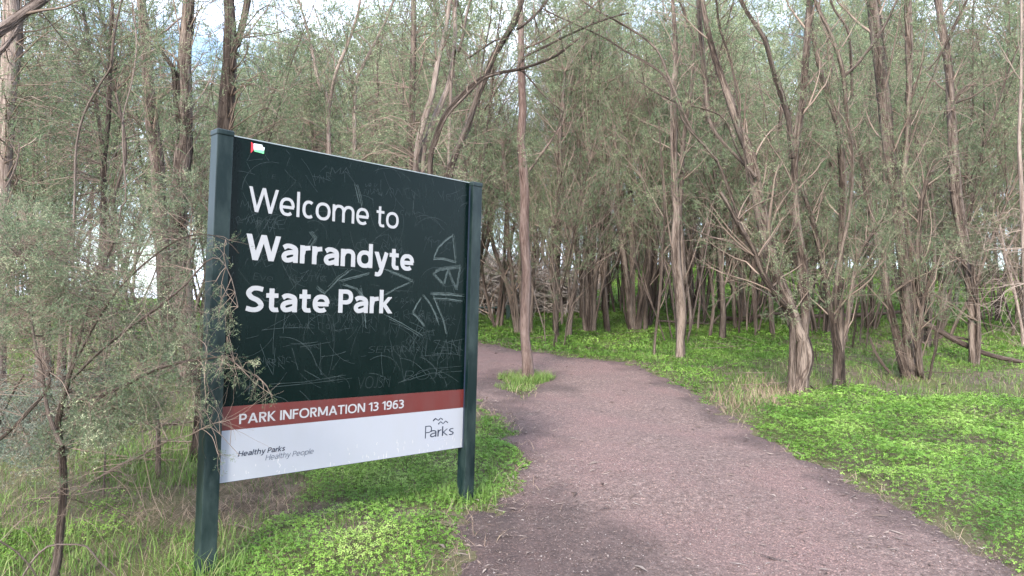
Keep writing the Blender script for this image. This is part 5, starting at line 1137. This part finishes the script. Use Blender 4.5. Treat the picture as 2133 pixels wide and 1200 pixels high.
bush('pale olive shrub between the left foreground shrub and the shaggy trunk', (330, 900), 5.6,
     [([(330, 940, 14), (325, 860, 12), (300, 760, 10), (270, 660, 8), (262, 560, 6), (280, 470, 4)], None, 0.2), ([(318, 820, 8), (350, 720, 7), (380, 620, 6), (395, 520, 5), (400, 430, 3)], None, 0.2),
      ([(300, 760, 7), (220, 690, 6), (150, 620, 5), (90, 560, 4), (40, 500, 3)], None, 0.3)],
     [([(180, 420), (300, 380), (420, 350), (430, 700), (400, 850), (180, 800)], 170, 5.6, 0.6, 0.0), ([(-60, 420), (180, 450), (180, 700), (-60, 700)], 120, 5.6, 0.6, 0.0)], 402, ls=0.024, nl=150,
     dead=[([(150, 450), (430, 430), (430, 800), (150, 800)], 70, 5.5, 0.5), ([(-60, 400), (200, 400), (200, 700), (-60, 700)], 40, 5.5, 0.5)])
bush('bluish grey shrub low at the left edge of the view', (-60, 1060), 4.6,
     [([(-60, 1080, 14), (-40, 980, 12), (-10, 900, 10), (20, 830, 8), (50, 780, 5)], None, 0.0), ([(-20, 930, 8), (60, 880, 7), (130, 850, 5), (200, 830, 4)], None, -0.1)],
     [([(-80, 760), (60, 780), (220, 800), (210, 880), (60, 940), (-80, 960)], 200, 4.5, 0.4, 0.0)], 403, ls=0.021,
     leaf=leaf_mat('bluish_shrub_leaf', [(0.0, (0.070, 0.098, 0.075)), (0.4, (0.125, 0.155, 0.125)), (0.75, (0.19, 0.215, 0.18)), (1.0, (0.29, 0.29, 0.23))], 0.25))

# ------------------------------------------------------------------ fallen wood, rail, brushwood
def log(label, pts, Y, bark, seed, dY=0.0, side=(), sides=9, name='fallen_branch', cat='fallen branch', fine=0):
    r = np.random.default_rng(seed); S = px_stem(pts, Y, dY, root=False, step=0.08); g = S[0, :3].copy(); root = thing(name, label, cat, g)
    t = Tubes(); P = S[:, :3] - g; t.add(P, S[:, 3], sides, rough=0.45, seed=seed); link('limb', t.mesh('limb'), bark, root)
    for k, (sp, w) in enumerate(side):
        S2 = px_stem(sp, Y, dY * 0.5, root=False, step=0.06); t = Tubes(); t.add(S2[:, :3] - g, S2[:, 3], 6, rough=0.3, seed=seed + k + 1); link('side_branch', t.mesh('side_branch'), bark, root)
    if fine:
        t = Tubes()
        for _ in range(fine):
            p = P[r.integers(len(P))]; w_, _x = wander(r, p, r.normal(size=3) * [1, 1, 0.4] + [0, 0, .2], r.uniform(0.2, 0.8), 5, 0.2); t.add(w_, np.linspace(0.004, 0.0015, 6), 3, seed=k if side else 1)
        link('twigs', t.mesh('twigs'), TWIG, root, kind='stuff')
    return root
Yl = gnd(2080, 760)[1]
log('mossy fallen limb propped against the stem clump and sloping down to the right', [(1908, 668, 12), (1930, 675, 13), (1960, 690, 14), (1990, 708, 15), (2020, 722, 15), (2050, 735, 14), (2085, 745, 12), (2120, 752, 11), (2160, 762, 9)], Yl, BARK_DARK, 501, 0.0,
    side=[([(1960, 694, 8), (1980, 700, 9), (2010, 706, 7), (2050, 716, 5)], 1)], fine=14)
log('dark rotten log lying across the clearing behind the kinked trunk', [(1640, 668, 9), (1690, 660, 12), (1740, 658, 13), (1790, 656, 12), (1850, 652, 9), (1900, 650, 7)], gnd(1740, 666)[1], BARK_DARK, 502, fine=10)
log('thin dark dead stick leaning in the grass left of the stem clump', [(1812, 702, 5), (1822, 730, 7), (1838, 758, 8), (1858, 782, 8)], gnd(1858, 784)[1], BARK_DARK, 503)
log('pale forked dead branch lying on the bright herb patch at the right edge', [(1985, 872, 3), (2030, 876, 4), (2060, 876, 5), (2090, 884, 7), (2115, 882, 6), (2150, 880, 6)], gnd(2080, 886)[1] - 0.1, BARK_PALE, 504, side=[([(2070, 879, 4), (2100, 892, 4), (2130, 898, 4)], 1)], fine=6)
log('grey fallen log on the ground between the distant trunks', [(1370, 668, 6), (1430, 672, 8), (1490, 676, 8), (1530, 672, 6)], gnd(1440, 680)[1], BARK, 505, fine=8)
log('brown fallen log beside the dark slim trunk', [(1500, 662, 10), (1545, 666, 11), (1590, 658, 11), (1628, 652, 8)], gnd(1560, 674)[1], BARK, 506, fine=8)
log('short white forked stick lying under the sign panel', [(472, 1092, 4), (500, 1096, 5), (522, 1103, 7), (532, 1108, 5)], gnd(505, 1104)[1], BARK_PALE, 507, side=[([(520, 1101, 3), (535, 1094, 3), (548, 1088, 2)], 1)], name='stick', cat='stick')
log('long thin stick along the bare soil at the path edge under the sign', [(790, 1148, 3), (840, 1134, 4), (880, 1124, 3), (930, 1108, 2)], gnd(850, 1136)[1], BARK_DARK, 508, name='stick', cat='stick')
log('fallen branch on the ground left of the sign, half sunk in grass', [(180, 905, 6), (240, 885, 7), (300, 882, 7), (360, 884, 6), (400, 878, 4)], gnd(300, 895)[1], BARK, 509, fine=10)
# rail fence
ry = gnd(1035, 668)[1]
fence = thing('rail_fence', 'low dark green rail fence just right of the sign, in front of the brushwood', 'fence', at(1036, 662, ry))
g = np.array(fence.location)
a, b = at(930, 641, ry) - g, at(1074, 641, ry) - g
t = Tubes(); t.add(np.array([a, (a + b) / 2, b]), [0.028] * 3, 8); RAILM = paint('rail_green', (0.010, 0.035, 0.028), 0.5, 0.2); link('rail', t.mesh('rail'), RAILM, fence)
for u in (1059, 975):
    p = at(u, 637, ry) - g; q = p.copy(); zb = float(gz(*(p + g)[:2])) - g[2] - 0.2
    link('fence_post', box_np(p[0] - 0.06, p[0] + 0.06, -0.06, 0.06, zb, p[2] + 0.02, 0.008), RAILM, fence)
# brushwood heap behind the rail: dead pale sticks nobody could count
r = np.random.default_rng(9); t = Tubes()
for _ in range(3200):
    u = r.uniform(930, 1180) + r.normal() * 20; v = 606 + r.uniform(-45, 38) + max(0, u - 1100) * 0.1; y = ry + r.uniform(2.0, 5.0); p = at(u, v, y)
    if p[2] < gz(p[0], p[1]): p[2] = gz(p[0], p[1]) + 0.05
    d = r.normal(size=3) * [1, 1, 0.45]; w_, _x = wander(r, p, d, r.uniform(0.5, 1.8), 4, 0.15); t.add(w_, np.linspace(0.030, 0.010, 5) * r.uniform(0.5, 1.3), 3, seed=r.integers(50))
link('brushwood_heap', t.mesh('brushwood_heap'), bark_mat('bleached_dead_wood', [(0.36, (0.20, 0.165, 0.145)), (0.5, (0.42, 0.36, 0.33)), (0.62, (0.60, 0.54, 0.50))], 2.0, 0), kind='stuff', label='heap of pale dead brushwood behind the low rail', category='brushwood')
# ground twigs across the wood floor
t = Tubes()
for _ in range(520):
    y = r.uniform(6, 30); x = r.uniform(-0.74, 0.74) * y
    if on_path(np.array([x]), np.array([y]))[0] > -0.8: continue
    if sdist(Z_CLOVER, np.array([x]), np.array([y]))[0] > 0: continue
    a = r.uniform(0, 6.28); w_, _x = wander(r, [x, y, 0], [math.cos(a), math.sin(a), 0], r.uniform(0.3, 1.4), 6, 0.16)
    w_[:, 2] = gz(w_[:, 0], w_[:, 1]) + np.linspace(0.02, r.uniform(0.03, 0.2), 7); t.add(w_, np.linspace(0.011, 0.003, 7) * r.uniform(0.5, 1.3), 3, seed=r.integers(50))
link('fallen_twigs', t.mesh('fallen_twigs'), TWIG, kind='stuff', label='fallen twigs scattered over the wood floor', category='twigs')
# the wood goes on behind the visitor (it is what the glossy panel faces)
for k in range(8):
    a = math.radians(92 + k * 8 + r3.normal() * 3); d = r3.uniform(9, 15); x, y = math.sin(a) * d + 1.5, math.cos(a) * d
    wood_tree('far', k % 4, x, y, r3.uniform(0.6, 0.8), 'tree behind the viewpoint', 'trees behind the viewpoint', k * 1.7)
